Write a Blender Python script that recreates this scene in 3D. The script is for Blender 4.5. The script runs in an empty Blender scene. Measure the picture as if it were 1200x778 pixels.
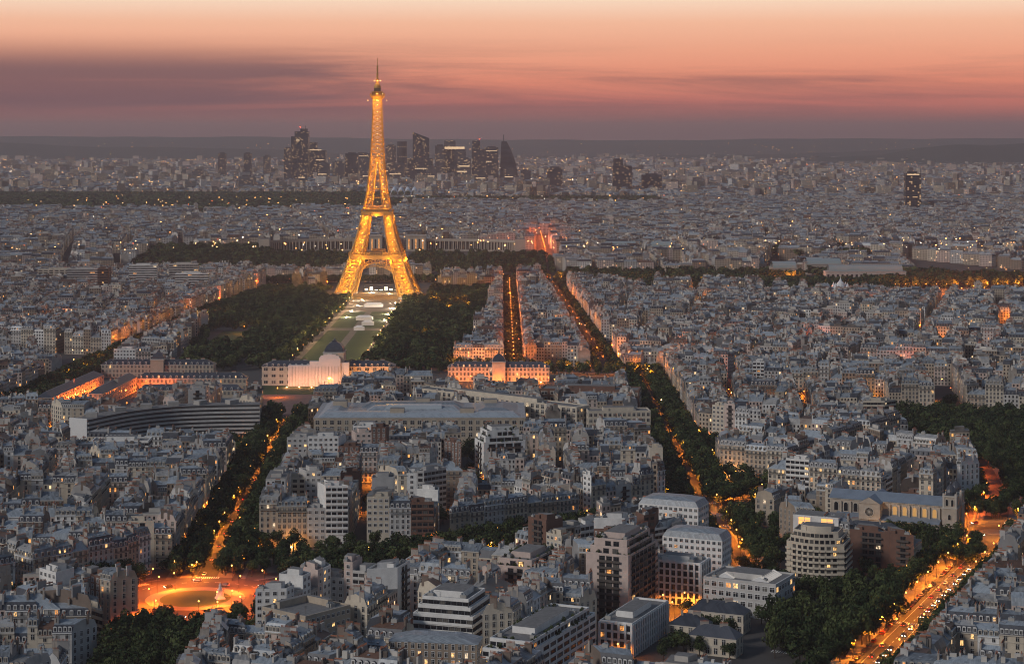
import bpy, math, random
import numpy as np
from mathutils import Vector
from mathutils.bvhtree import BVHTree
SC = bpy.context.scene
COL = SC.collection
RNG = random.Random(11)
NR = np.random.RandomState(5)
R = math.radians
# ------------------------------------------------------------------ camera
F, H, CX, HY = 2300.0, 225.0, 600.0, 156.0        # focal length in photo pixels, eye height in metres, horizon row
cam = bpy.data.cameras.new('camera'); camo = bpy.data.objects.new('camera', cam); COL.objects.link(camo)
camo.location = (0, 0, H); camo.rotation_euler = (R(90), 0, 0)
cam.sensor_width = 36; cam.lens = 36 * F / 1200; cam.shift_y = -(389 - HY) / 1200
cam.clip_start = 1; cam.clip_end = 60000
SC.camera = camo
# ------------------------------------------------------------------ sky
SUN_EL, SUN_ROT = 2.0, 8.0
w = bpy.data.worlds.new('World'); SC.world = w; w.use_nodes = True
nt = w.node_tree; nt.nodes.clear()
def N(t, **k):
    n = nt.nodes.new(t)
    for a, b in k.items(): setattr(n, a, b)
    return n
def L(a, b): nt.links.new(a, b)
def s2l(c): return tuple(((x / 255) / 12.92 if x / 255 <= .04045 else ((x / 255 + .055) / 1.055) ** 2.4) for x in c) + (1,)
def ramp(pts, interp='LINEAR'):
    r = N('ShaderNodeValToRGB'); cr = r.color_ramp; cr.interpolation = interp
    while len(cr.elements) > 1: cr.elements.remove(cr.elements[-1])
    cr.elements[0].position = pts[0][0]; cr.elements[0].color = pts[0][1]
    for p, c in pts[1:]:
        e = cr.elements.new(p); e.color = c
    return r
def math_(op, a, b=None, c=None, clamp=False):
    n = N('ShaderNodeMath', operation=op); n.use_clamp = clamp
    for i, x in enumerate((a, b, c)):
        if x is None: continue
        if isinstance(x, (int, float)): n.inputs[i].default_value = x
        else: L(x, n.inputs[i])
    return n.outputs[0]
def mixc(f, a, b, bt='MIX'):
    n = N('ShaderNodeMix', data_type='RGBA', blend_type=bt)
    for s, x in ((0, f), (6, a), (7, b)):
        if isinstance(x, (int, float, tuple)): n.inputs[s].default_value = x
        else: L(x, n.inputs[s])
    return n.outputs[2]
tc = N('ShaderNodeTexCoord'); sx = N('ShaderNodeSeparateXYZ'); L(tc.outputs['Generated'], sx.inputs[0])
X_, Y_, Z_ = sx.outputs
band = math_('MULTIPLY', Z_, 1 / .35, clamp=True)                      # 0..0.35 sine of elevation
glow = ramp([(0, s2l((126, 88, 88))), (.012, s2l((142, 95, 92))), (.028, s2l((176, 107, 100))), (.045, s2l((212, 122, 107))), (.075, s2l((238, 146, 118))),
             (.12, s2l((246, 172, 140))), (.16, s2l((250, 192, 160))), (.195, s2l((255, 224, 198))), (.3, s2l((178, 160, 150))), (.5, s2l((94, 102, 114))), (1, s2l((71, 92, 119)))])
L(band, glow.inputs[0])
back = ramp([(0, s2l((92, 82, 80))), (.2, s2l((98, 92, 94))), (.5, s2l((77, 87, 103))), (1, s2l((71, 92, 119)))])
L(band, back.inputs[0])
fwd = math_('MULTIPLY_ADD', Y_, .75, .35, clamp=True)
skyc = mixc(fwd, back.outputs[0], glow.outputs[0])
# warmer, brighter to the right; streaked cloud bank low on the left
side = math_('MULTIPLY_ADD', X_, 1.6, .5, clamp=True)
mp = N('ShaderNodeMapping'); mp.inputs['Scale'].default_value = (3.6, 1, 62); L(tc.outputs['Generated'], mp.inputs[0])
no = N('ShaderNodeTexNoise'); no.inputs['Scale'].default_value = 1.0; no.inputs['Detail'].default_value = 7; no.inputs['Roughness'].default_value = .62; no.inputs['Distortion'].default_value = .6
L(mp.outputs[0], no.inputs['Vector'])
elev_l = N('ShaderNodeMapRange'); elev_l.interpolation_type = 'SMOOTHSTEP'
for i, v in ((1, .002), (2, .016), (3, 0), (4, 1)): elev_l.inputs[i].default_value = v
L(Z_, elev_l.inputs[0])
elev_h = N('ShaderNodeMapRange'); elev_h.interpolation_type = 'SMOOTHSTEP'
for i, v in ((1, .03), (2, .052), (3, 1), (4, 0)): elev_h.inputs[i].default_value = v
L(Z_, elev_h.inputs[0])
leftw = N('ShaderNodeMapRange'); leftw.interpolation_type = 'SMOOTHSTEP'
for i, v in ((1, -.26), (2, .1), (3, .44), (4, .07)): leftw.inputs[i].default_value = v
L(X_, leftw.inputs[0])
thr = math_('ADD', no.outputs['Fac'], leftw.outputs[0])
cm = N('ShaderNodeMapRange'); cm.interpolation_type = 'SMOOTHSTEP'
for i, v in ((1, .5), (2, .93), (3, 0), (4, .82)): cm.inputs[i].default_value = v
L(thr, cm.inputs[0])
cmask = math_('MULTIPLY', math_('MULTIPLY', cm.outputs[0], elev_l.outputs[0]), elev_h.outputs[0])
cmask = math_('MULTIPLY', cmask, math_('GREATER_THAN', Y_, 0))
skyc = mixc(cmask, skyc, s2l((92, 80, 92)))
skyc = mixc(math_('MULTIPLY', side, .25), skyc, mixc(1.0, skyc, (1.12, 1.0, .92, 1), 'MULTIPLY'))
nsk = N('ShaderNodeTexSky', sky_type='NISHITA'); nsk.sun_disc = False; nsk.sun_elevation = R(SUN_EL); nsk.sun_rotation = R(SUN_ROT)
nsk.altitude = 100; nsk.dust_density = 2.5
b1 = N('ShaderNodeBackground'); b1.inputs[1].default_value = 1.0; L(skyc, b1.inputs[0])
b2 = N('ShaderNodeBackground'); b2.inputs[1].default_value = 0.05; L(nsk.outputs[0], b2.inputs[0])
upm = N('ShaderNodeMapRange')
for i, v in ((1, .12), (2, .4), (3, 0), (4, .05)): upm.inputs[i].default_value = v
L(Z_, upm.inputs[0]); L(upm.outputs[0], b2.inputs[1])
ad = N('ShaderNodeAddShader'); L(b1.outputs[0], ad.inputs[0]); L(b2.outputs[0], ad.inputs[1])
out = N('ShaderNodeOutputWorld'); L(ad.outputs[0], out.inputs[0])
# added directional lamp from the upper left, models the facades after sunset
sl = bpy.data.lights.new('added_sun', 'SUN'); sl.energy = 1.55; sl.angle = R(12); sl.color = (1, .94, .89)
so = bpy.data.objects.new('added_sun', sl); COL.objects.link(so)
so.rotation_euler = Vector((.78, .5, -.5)).to_track_quat('-Z', 'Y').to_euler()
vs = SC.view_settings; vs.view_transform = 'Standard'; vs.look = 'None'; vs.exposure = 0; vs.gamma = 1
cy = SC.cycles
cy.max_bounces = 4; cy.diffuse_bounces = 2; cy.glossy_bounces = 2; cy.transmission_bounces = 1; cy.volume_bounces = 0
cy.use_denoising = True; cy.caustics_reflective = False; cy.caustics_refractive = False; cy.sample_clamp_indirect = 4
cy.use_adaptive_sampling = True; cy.adaptive_threshold = .008; cy.filter_width = 1.1; cy.denoising_prefilter = 'ACCURATE'
# ------------------------------------------------------------------ materials
MATS = {}
def mat(name, col, rough=.75, metal=0, emit=None, es=0, var=.0, scale=.25, build=None, spec=.3):
    if name in MATS: return MATS[name]
    global nt
    m = bpy.data.materials.new(name); m.use_nodes = True; MATS[name] = m
    nt = m.node_tree; p = nt.nodes['Principled BSDF']
    c = tuple(col) + (1,)
    p.inputs['Base Color'].default_value = c; p.inputs['Roughness'].default_value = rough; p.inputs['Metallic'].default_value = metal
    p.inputs['Specular IOR Level'].default_value = spec
    if emit:
        p.inputs['Emission Color'].default_value = tuple(emit) + (1,); p.inputs['Emission Strength'].default_value = es
        m.cycles.emission_sampling = 'NONE'
    if var:
        g = N('ShaderNodeNewGeometry'); n1 = N('ShaderNodeTexNoise'); n1.inputs['Scale'].default_value = scale; n1.inputs['Detail'].default_value = 6
        n1.inputs['Roughness'].default_value = .65; L(g.outputs['Position'], n1.inputs['Vector'])
        f = math_('MULTIPLY_ADD', math_('SUBTRACT', n1.outputs['Fac'], .5), var * 2.4, 1)
        vm = N('ShaderNodeVectorMath', operation='SCALE'); vm.inputs[0].default_value = col; L(f, vm.inputs['Scale'])
        L(vm.outputs[0], p.inputs['Base Color'])
    if build: build(m, p)
    return m
WALLS = {'cream': (.60, .52, .41), 'beige': (.46, .38, .29), 'pale grey': (.52, .50, .47), 'white': (.76, .74, .70), 'tan': (.31, .24, .18), 'brown brick': (.17, .095, .07), 'pinkish': (.58, .46, .40)}
for k, c in WALLS.items(): mat('wall ' + k, c, .85, var=.32, scale=.22)
def seam(base, dark, width):
    def f(m, p):                     # sheet-metal or slate bays: every bay its own weathering
        uv = N('ShaderNodeUVMap'); s = N('ShaderNodeSeparateXYZ'); L(uv.outputs[0], s.inputs[0])
        fu = math_('FLOOR', math_('DIVIDE', s.outputs[0], width)); fv = math_('FLOOR', math_('DIVIDE', s.outputs[1], 2.1))
        cb = N('ShaderNodeCombineXYZ'); L(fu, cb.inputs[0]); L(fv, cb.inputs[1])
        at = N('ShaderNodeAttribute', attribute_name='tone'); L(at.outputs['Fac'], cb.inputs[2])
        wn = N('ShaderNodeTexWhiteNoise'); L(cb.outputs[0], wn.inputs['Vector'])
        fr = math_('FRACT', math_('DIVIDE', s.outputs[0], width)); edge = math_('LESS_THAN', fr, .13)
        g = N('ShaderNodeNewGeometry'); n1 = N('ShaderNodeTexNoise'); n1.inputs['Scale'].default_value = .35; n1.inputs['Detail'].default_value = 5; L(g.outputs['Position'], n1.inputs['Vector'])
        k = math_('ADD', math_('MULTIPLY_ADD', wn.outputs['Value'], .5, .5), math_('MULTIPLY_ADD', at.outputs['Fac'], .9, -.35))
        k = math_('ADD', k, math_('MULTIPLY_ADD', n1.outputs['Fac'], 1.1, -.55))
        k = math_('MULTIPLY', k, math_('MULTIPLY_ADD', edge, -.3, 1))
        c = mixc(math_('MULTIPLY', k, .75, clamp=True), dark + (1,), base + (1,)); L(c, p.inputs['Base Color'])
        L(math_('MULTIPLY_ADD', n1.outputs['Fac'], .3, .22), p.inputs['Roughness'])
    return f
ZINC = mat('zinc sheet', (.3, .32, .35), .5, build=seam((.36, .40, .43), (.055, .062, .072), .9), spec=.45)
SLATE = mat('slate', (.07, .08, .1), .6, build=seam((.085, .092, .108), (.026, .03, .038), 1.3), spec=.4)
ZINCW = mat('weathered zinc', (.3, .3, .3), .5, build=seam((.42, .41, .39), (.12, .115, .11), 1.1), spec=.4); TILE = mat('brown tile', (.12, .07, .05), .8, build=seam((.17, .095, .065), (.07, .045, .035), .6), spec=.2)
FLAT = mat('flat roof gravel', (.2, .19, .18), .95, var=.5, scale=.5)
GABLE = {k: mat('render ' + k, c, .9, var=.38, scale=.16) for k, c in {'cream': (.36, .31, .26), 'grey': (.30, .29, .28), 'brown': (.20, .155, .125), 'white': (.52, .50, .47)}.items()}
STACK = mat('chimney render', (.40, .35, .30), .9, var=.4, scale=.6); POT = mat('clay pot', (.36, .15, .09), .85)
TRIM = mat('pale stone trim', (.52, .47, .40), .8, var=.2, scale=.5); WHITE = mat('white paint', (.72, .71, .69), .6, var=.12, scale=.4)
CONC = mat('concrete', (.38, .36, .33), .85, var=.3, scale=.3)
GLASS = mat('dark glass', (.016, .018, .022), .2, spec=.25); GLASS2 = mat('curtained glass', (.13, .12, .105), .4)
def roomb(m, p):                     # rooms behind glass: curtains, lamps, furniture
    g = N('ShaderNodeNewGeometry'); n1 = N('ShaderNodeTexNoise'); n1.inputs['Scale'].default_value = 1.1; n1.inputs['Detail'].default_value = 2; L(g.outputs['Position'], n1.inputs['Vector'])
    k = p.inputs['Emission Strength'].default_value; f = N('ShaderNodeMapRange')
    for i, v in ((1, .36), (2, .66), (3, .1 * k), (4, 1.5 * k)): f.inputs[i].default_value = v
    L(n1.outputs['Fac'], f.inputs[0]); L(f.outputs[0], p.inputs['Emission Strength'])
WARM = mat('lit window warm', (.3, .2, .1), .5, emit=(1, .56, .2), es=1.5, build=roomb); WARM2 = mat('lit window amber', (.3, .2, .1), .5, emit=(1, .38, .09), es=1.0, build=roomb); WARM3 = mat('lit window pale', (.3, .25, .2), .5, emit=(1, .74, .45), es=.9, build=roomb)
RAIL = mat('black iron', (.02, .02, .022), .5); DARK = mat('dark paint', (.05, .05, .055), .6)
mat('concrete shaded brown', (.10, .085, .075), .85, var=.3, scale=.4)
REDB = mat('red brick', (.17, .06, .045), .9, var=.3, scale=.4)
ASPH = mat('asphalt', (.055, .053, .052), .85, var=.3, scale=.08); PAVE = mat('pavement', (.17, .155, .14), .9, var=.3, scale=.15)
GROUND = mat('city ground', (.085, .078, .072), .95, var=.4, scale=.02); DIRT = mat('gravel path', (.20, .17, .135), .95, var=.3, scale=.05)
LAWN = mat('lawn', (.055, .085, .03), .95, var=.45, scale=.03); WATER = mat('river water', (.02, .03, .035), .08); LINE = mat('road paint', (.7, .7, .68), .7)
def leafb(m, p):
    g = N('ShaderNodeNewGeometry'); n1 = N('ShaderNodeTexNoise'); n1.inputs['Scale'].default_value = .45; n1.inputs['Detail'].default_value = 3; L(g.outputs['Position'], n1.inputs['Vector'])
    oi = N('ShaderNodeObjectInfo')
    at = N('ShaderNodeAttribute', attribute_name='tone')
    f = math_('ADD', math_('ADD', math_('MULTIPLY_ADD', n1.outputs['Fac'], 1.5, -.5), math_('MULTIPLY_ADD', oi.outputs['Random'], .5, -.25)), math_('MULTIPLY_ADD', at.outputs['Fac'], 1.0, -.5), clamp=True)
    L(mixc(f, (.02, .036, .013, 1), (.14, .165, .055, 1)), p.inputs['Base Color'])
LEAF = mat('foliage', (.04, .06, .025), .8, build=leafb, spec=.15); BARK = mat('bark', (.06, .045, .035), .95, var=.3, scale=2)
def facadeb(m, p):                    # distant facades: rows of windows, a few lit
    uv = N('ShaderNodeUVMap'); s = N('ShaderNodeSeparateXYZ'); L(uv.outputs[0], s.inputs[0])
    at = N('ShaderNodeAttribute', attribute_name='tone')
    u = math_('DIVIDE', s.outputs[0], 2.7); v = math_('DIVIDE', s.outputs[1], 3.15)
    fu = math_('FRACT', u); fv = math_('FRACT', v)
    mk = math_('MULTIPLY', math_('MULTIPLY', math_('GREATER_THAN', fu, .3), math_('LESS_THAN', fu, .74)), math_('MULTIPLY', math_('GREATER_THAN', fv, .2), math_('LESS_THAN', fv, .78)))
    cb = N('ShaderNodeCombineXYZ'); L(math_('FLOOR', u), cb.inputs[0]); L(math_('FLOOR', v), cb.inputs[1]); L(at.outputs['Fac'], cb.inputs[2])
    wn = N('ShaderNodeTexWhiteNoise'); L(cb.outputs[0], wn.inputs['Vector'])
    lit = math_('MULTIPLY', mk, math_('GREATER_THAN', wn.outputs['Value'], .95))
    wr = ramp([(0, WALLS['beige'] + (1,)), (.25, WALLS['cream'] + (1,)), (.45, WALLS['pale grey'] + (1,)), (.6, WALLS['pinkish'] + (1,)), (.8, WALLS['tan'] + (1,)), (.97, WALLS['white'] + (1,))], 'CONSTANT')
    L(at.outputs['Fac'], wr.inputs[0])
    g = N('ShaderNodeNewGeometry'); n1 = N('ShaderNodeTexNoise'); n1.inputs['Scale'].default_value = .2; n1.inputs['Detail'].default_value = 5; L(g.outputs['Position'], n1.inputs['Vector'])
    vm = N('ShaderNodeVectorMath', operation='SCALE'); L(wr.outputs[0], vm.inputs[0]); L(math_('MULTIPLY_ADD', n1.outputs['Fac'], .8, .55), vm.inputs['Scale'])
    L(mixc(mk, vm.outputs[0], (.02, .021, .024, 1)), p.inputs['Base Color'])
    L(mixc(math_('GREATER_THAN', wn.outputs['Color'], .5), (1, .4, .1, 1), (1, .66, .34, 1)), p.inputs['Emission Color'])
    L(math_('MULTIPLY', lit, 1.5), p.inputs['Emission Strength']); m.cycles.emission_sampling = 'NONE'
    L(math_('MULTIPLY_ADD', mk, -.55, .85), p.inputs['Roughness'])
FACADE = mat('facade with window rows', (.4, .35, .3), .8, build=facadeb)
def toneb(a, b):
    def f(m, p):
        at = N('ShaderNodeAttribute', attribute_name='tone'); g = N('ShaderNodeNewGeometry'); n1 = N('ShaderNodeTexNoise'); n1.inputs['Scale'].default_value = .2; n1.inputs['Detail'].default_value = 4; L(g.outputs['Position'], n1.inputs['Vector'])
        L(mixc(math_('ADD', at.outputs['Fac'], math_('MULTIPLY_ADD', n1.outputs['Fac'], .7, -.35), clamp=True), a + (1,), b + (1,)), p.inputs['Base Color'])
    return f
PLASTER = mat('party wall render', (.3, .27, .24), .9, build=toneb((.12, .10, .085), (.62, .58, .52)))
# ------------------------------------------------------------------ mesh building
class MB:
    def __init__(s): s.v = []; s.n = []; s.m = []; s.u = []; s.t = []
    def face(s, pts, m=0, uv=None, t=.5):
        k = len(pts); s.v.extend(pts); s.n.append(k); s.m.append(m); s.t.append(t)
        s.u.extend(uv if uv else ((0, 0),) * k)
    def box(s, cx, cy, z0, z1, hx, hy, ang=0, m=0, t=.5, mt=None, bottom=False, uo=0):
        c, si = math.cos(ang), math.sin(ang)
        q = [(cx + x * c - y * si, cy + x * si + y * c) for x, y in ((-hx, -hy), (hx, -hy), (hx, hy), (-hx, hy))]
        s.prism(q, z0, z1, m, m if mt is None else mt, t, bottom, uo)
    def prism(s, q, z0, z1, m=0, mt=0, t=.5, bottom=False, uo=0):
        k = len(q)
        for i in range(k):
            a, b = q[i], q[(i + 1) % k]; l = math.hypot(b[0] - a[0], b[1] - a[1])
            s.face([(a[0], a[1], z0), (b[0], b[1], z0), (b[0], b[1], z1), (a[0], a[1], z1)], m, ((uo, 0), (uo + l, 0), (uo + l, z1 - z0), (uo, z1 - z0)), t)
        s.face([(x, y, z1) for x, y in q], mt, [(x, y) for x, y in q], t)
        if bottom: s.face([(x, y, z0) for x, y in reversed(q)], m, None, t)
    def taper(s, q0, z0, q1, z1, m=0, mt=None, t=.5):
        k = len(q0)
        for i in range(k):
            j = (i + 1) % k; a, b, c, d = q0[i], q0[j], q1[j], q1[i]; l = math.hypot(b[0] - a[0], b[1] - a[1])
            s.face([(a[0], a[1], z0), (b[0], b[1], z0), (c[0], c[1], z1), (d[0], d[1], z1)], m, ((0, 0), (l, 0), (l, 3), (0, 3)), t)
        s.face([(x, y, z1) for x, y in q1], m if mt is None else mt, [(x, y) for x, y in q1], t)
    def beam(s, a, b, wd, m=0, wz=None):
        a = Vector(a); b = Vector(b); d = (b - a).normalized()
        up = Vector((0, 0, 1)) if abs(d.z) < .95 else Vector((1, 0, 0))
        x = d.cross(up).normalized() * (wd / 2); y = x.cross(d).normalized() * ((wz or wd) / 2)
        o = [x + y, -x + y, -x - y, x - y]
        for i in range(4):
            p, q = o[i], o[(i + 1) % 4]
            s.face([tuple(a + p), tuple(a + q), tuple(b + q), tuple(b + p)], m)
        s.face([tuple(a + p) for p in reversed(o)], m); s.face([tuple(b + p) for p in o], m)
    def lathe(s, prof, n=12, m=0, cx=0, cy=0):
        for (r0, z0), (r1, z1) in zip(prof, prof[1:]):
            for i in range(n):
                a, b = 2 * math.pi * i / n, 2 * math.pi * (i + 1) / n
                pts = [(cx + r0 * math.cos(a), cy + r0 * math.sin(a), z0), (cx + r0 * math.cos(b), cy + r0 * math.sin(b), z0), (cx + r1 * math.cos(b), cy + r1 * math.sin(b), z1), (cx + r1 * math.cos(a), cy + r1 * math.sin(a), z1)]
                if r0 < 1e-4: pts = [pts[0]] + pts[2:]
                elif r1 < 1e-4: pts = pts[:3]
                s.face(pts, m, ((i, 0), (i + 1, 0), (i + 1, 1), (i, 1))[:len(pts)])
    def mesh(s, name, mats, org=(0, 0, 0), smooth=False):
        me = bpy.data.meshes.new(name); n = len(s.v)
        if n:
            co = np.array(s.v, dtype=np.float32) - np.array(org, dtype=np.float32)
            raw_mesh(me, co, np.array(s.n, dtype=np.int32), np.array(s.m, dtype=np.int32), np.array(s.u, dtype=np.float32), np.array(s.t, dtype=np.float32))
        for m in mats: me.materials.append(m)
        return me
def raw_mesh(me, co, cnt, mi, uv=None, tone=None):
    n = len(co); me.vertices.add(n); me.vertices.foreach_set('co', np.ascontiguousarray(co, dtype=np.float32).ravel())
    me.loops.add(n); me.loops.foreach_set('vertex_index', np.arange(n, dtype=np.int32))
    me.polygons.add(len(cnt)); me.polygons.foreach_set('loop_start', np.concatenate([[0], np.cumsum(cnt)[:-1]]).astype(np.int32))
    me.polygons.foreach_set('material_index', mi.astype(np.int32))
    if uv is not None:
        l = me.uv_layers.new(name='UVMap'); l.data.foreach_set('uv', uv.astype(np.float32).ravel())
    if tone is not None:
        a = me.attributes.new('tone', 'FLOAT', 'FACE'); a.data.foreach_set('value', tone.astype(np.float32))
    me.update(calc_edges=True)
def tag(o, label, cat, group=None):
    o['label'] = label; o['category'] = cat
    if group: o['group'] = group
    return o
def thing(name, label, cat, loc=(0, 0, 0), group=None, rz=0):
    o = bpy.data.objects.new(name, None); COL.objects.link(o); o.location = loc; o.rotation_euler = (0, 0, rz); o.empty_display_size = .5
    return tag(o, label, cat, group)
def part(parent, name, me, loc=(0, 0, 0), rz=0, sc=None):
    o = bpy.data.objects.new(name, me); COL.objects.link(o); o.parent = parent; o.location = loc
    if rz: o.rotation_euler = (0, 0, rz)
    if sc: o.scale = sc
    return o
def struct(name, me, kind='structure', label=None):
    o = bpy.data.objects.new(name, me); COL.objects.link(o); o['kind'] = kind
    if label: o['label'] = label
    return o
ONES = 'zeroth first second third fourth fifth sixth seventh eighth ninth tenth eleventh twelfth thirteenth fourteenth fifteenth sixteenth seventeenth eighteenth nineteenth'.split()
TENS = {2: 'twent', 3: 'thirt', 4: 'fort', 5: 'fift', 6: 'sixt', 7: 'sevent', 8: 'eight', 9: 'ninet'}
def ordn(n):
    if n < 20: return ONES[n]
    if n < 100: return TENS[n // 10] + ('ieth' if n % 10 == 0 else 'y-' + ONES[n % 10])
    return 'hundred-and-' + ordn(n - 100) if n > 100 else 'hundredth'
CARD = 'zero one two three four five six seven eight nine ten eleven twelve'.split()
def G(px, py, z=0):
    y = F * (H - z) / (py - HY); return ((px - CX) * y / F, y)
def smooth(a, b, x):
    t = min(1, max(0, (x - a) / (b - a))); return t * t * (3 - 2 * t)
def zt(x, y): return 20 * smooth(3120, 3420, y)
def inpoly(p, q):
    x, y = p; c = False; j = len(q) - 1
    for i in range(len(q)):
        if (q[i][1] > y) != (q[j][1] > y) and x < (q[j][0] - q[i][0]) * (y - q[i][1]) / (q[j][1] - q[i][1]) + q[i][0]: c = not c
        j = i
    return c
def rect(cx, cy_, wd, d, ang):
    c, s = math.cos(ang), math.sin(ang)
    return [(cx + x * c - y * s, cy_ + x * s + y * c) for x, y in ((-wd / 2, -d / 2), (wd / 2, -d / 2), (wd / 2, d / 2), (-wd / 2, d / 2))]
# ------------------------------------------------------------------ the plan: avenues (centre line, full width), parks, sites
GRID = R(-24)                                   # the boulevard grid, seen from above
PLACE = (-153, 948); JUNC = (118, 1158)
AVE = {  # name: (points, width, carriageway, phrase)
 'saxe': ([(-153, 948), (-176, 1560)], 40, 5.0), 'saxe_s': ([(-150, 640), (-153, 948)], 40, 5.0),
 'bret': ([PLACE, JUNC], 36, 5.0), 'bret_s': ([(-330, 812), (-172, 984)], 30, 5.0),
 'vil': ([(114, 1158), (118, 1820)], 44, 5.5), 'vil_s': ([(118, 1010), (118, 1158)], 40, 5.5),
 'tree': ([JUNC, (285, 1400)], 26, 4.5), 'bd': ([(70, 650), (262, 1075)], 40, 9), 'bd_n': ([(262, 1075), (300, 1206), (330, 1420)], 26, 6.5),
 'red': ([(2, 1860), (-4, 2950)], 20, 6), 'rap': ([(90, 1850), (57, 2960)], 30, 6), 'mot': ([(-60, 1868), (118, 1815)], 26, 7), 'diag': ([(90, 1985), (250, 2240)], 20, 5),
 'suf': ([(-412, 1440), (-372, 2400), (-335, 2760)], 32, 6), 'lit': ([(34, 815), (98, 980)], 13, 4), 'lit2': ([(98, 980), (118, 1040)], 13, 4),
 'quai': ([(-420, 2930), (60, 2975), (540, 2900)], 26, 8), 'left': ([(-470, 1575), (-300, 1568), (-180, 1560)], 18, 6)}
CHAMP = [(-318, 1852), (-60, 1852), (-40, 2240), (-26, 2790), (-352, 2790), (-352, 2300)]
EXCL = [CHAMP, [(-400, 1500), (-300, 1500), (-240, 1690), (-110, 1690), (-60, 1640), (110, 1650), (95, 1860), (-420, 1860)],
        [(-235, 1545), (-160, 1545), (-120, 1700), (-240, 1700)], [(103, 838), (172, 838), (196, 940), (160, 970), (120, 955), (100, 905)],
        [(232, 1075), (320, 1075), (330, 1160), (250, 1150)], [(280, 1320), (330, 1300), (420, 1440), (420, 1560), (300, 1560)],
        [(-72, 1118), (-45, 1122), (-42, 1150), (-68, 1152)], [(-48, 1195), (-22, 1195), (-22, 1245), (-48, 1245)],
        [(70, 2800), (300, 2730), (520, 2560), (780, 2560), (820, 3000), (500, 3060), (70, 3085)], [(880, 4860), (1060, 4860), (1060, 5060), (880, 5060)], [(48, 3000), (66, 3000), (66, 3960), (48, 3960)], [(-268, 2785), (-108, 2785), (-108, 2940), (-268, 2940)],
        [(12, 1368), (98, 1368), (98, 1432), (12, 1432)], [(-145, 1350), (12, 1350), (12, 1395), (-145, 1395)], [(-285, 1352), (-190, 1345), (-178, 1440), (-285, 1440)], [(160, 1040), (236, 1004), (262, 1080), (180, 1130)], [(-2500, 4900), (-300, 4900), (-300, 5760), (-2500, 5760)], [(-330, 5350), (450, 5350), (450, 5760), (-330, 5760)]]
CIRC = [(PLACE, 50), (JUNC, 34), ((275, 1112), 34)]
SITES = []          # footprints of hand-placed buildings
def on_avenue(p, extra=0):
    for pts, wd, cw in AVE.values():
        for a, b in zip(pts, pts[1:]):
            dx, dy = b[0] - a[0], b[1] - a[1]; l2 = dx * dx + dy * dy
            t = ((p[0] - a[0]) * dx + (p[1] - a[1]) * dy) / l2
            if -.01 < t < 1.01 and abs((p[0] - a[0]) * dy - (p[1] - a[1]) * dx) / math.sqrt(l2) < wd / 2 + extra: return True
    return False
def blocked(p):
    for e in EXCL:
        if inpoly(p, e): return True
    for e in SITES:
        if inpoly(p, e): return True
    for c, r in CIRC:
        if math.hypot(p[0] - c[0], p[1] - c[1]) < r: return True
    return False
# ------------------------------------------------------------------ hand-placed buildings
HAND = []
def hand(cx, cy_, wd, d, ang, h, fl, style, label, wall='white', cat='building', name='building', **k):
    q = rect(cx, cy_, wd, d, ang); SITES.append(rect(cx, cy_, wd + 2, d + 2, ang))
    HAND.append(dict(fp=q, c=(cx, cy_), z0=0.0, h=h, fl=fl, kind='hand', style=style, wall=wall, label=label, cat=cat, name=name, gab='grey', t=.5, mh=3.2, rh=1.2, slate=True, seed=RNG.random(), far=False, ang=ang, **k))
hand(52, 925, 21, 40, GRID, 30, 10, 'balcony', 'tall pinkish balconied block crowned by planted roof terraces', 'pinkish', steps=2, plants=True)
hand(8, 938, 19, 36, GRID, 21, 7, 'balcony', 'lower pinkish balconied block with a rooftop garden, left of the tall one', 'pinkish', steps=1, plants=True)
hand(80, 944, 27, 14, GRID, 20, 6, 'ribs', 'white office block with tall vertical ribs and dark glazing', 'white')
hand(92, 976, 31, 15, GRID, 25, 8, 'grid', 'tall white apartment block right behind the vertically ribbed office', 'white', mansard=True)
hand(12, 812, 20, 72, GRID, 19, 6, 'bands', 'long banded white slab with roof terrace by the orange-lit lane', 'white', steps=1, plants=True)
hand(54, 866, 15, 46, GRID, 14, 4, 'ribs', 'low ribbed white block glowing orange along the lane', 'white')
hand(-25, 846, 27, 28, GRID + .1, 20, 6, 'bands', 'stepped white concrete block with wide terraces', 'white', steps=2)
hand(-31, 800, 36, 13, R(-9), 19, 6, 'grid', 'long tan brick tenement with rows of lit stairwell windows', 'tan', zinc=True, lit=.22)
hand(-89, 849, 27, 27, R(50), 20, 5, 'grid', 'square stone office block with dark sunken flat roof and red-lit side', 'beige', parapet=True, lit=.08)
hand(112, 926, 36, 26, R(-28), 16, 4, 'wide', 'white workshop with two glowing glass rooflights', 'pale grey', skylight=True, lit=.12)
hand(154, 987, 29, 19, R(-20), 20, 7, 'round', 'rounded stepped apartment block facing the dark garden', 'cream', steps=2, lit=.06)
hand(88, 1068, 34, 18, GRID, 24, 7, 'grid', 'bright white block with rounded zinc roof by the leafy crossing', 'white', mansard=True, lit=.12)
hand(-262, 1318, 38, 15, R(1), 19, 5, 'bands', 'small pale office block of stacked bands below the curved slab', 'white')
hand(-98, 1330, 18, 15, R(-3), 27, 9, 'grid', 'white square-windowed tower block below the grey ministry roof', 'white')
hand(-8, 1278, 28, 20, R(18), 25, 7, 'balcony', 'white stepped block with planted terraces below the ministry', 'white', steps=2, plants=True)
hand(-66, 1432, 150, 78, R(0.5), 22, 5, 'square', 'vast ministry with broad grey zinc roofs and square windows', 'beige', bigroof=True, cat='ministry', name='ministry')
hand(-10, 1503, 168, 15, R(-42), 23, 6, 'square', 'long white slab running diagonally behind the ministry', 'cream')
hand(78, 1445, 46, 16, R(5), 21, 5, 'square', 'short white office slab closing the corner by the avenue', 'cream')
hand(62, 1545, 78, 22, R(-8), 24, 5, 'square', 'dark red brick block behind the long white slab', 'brown brick')
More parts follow.
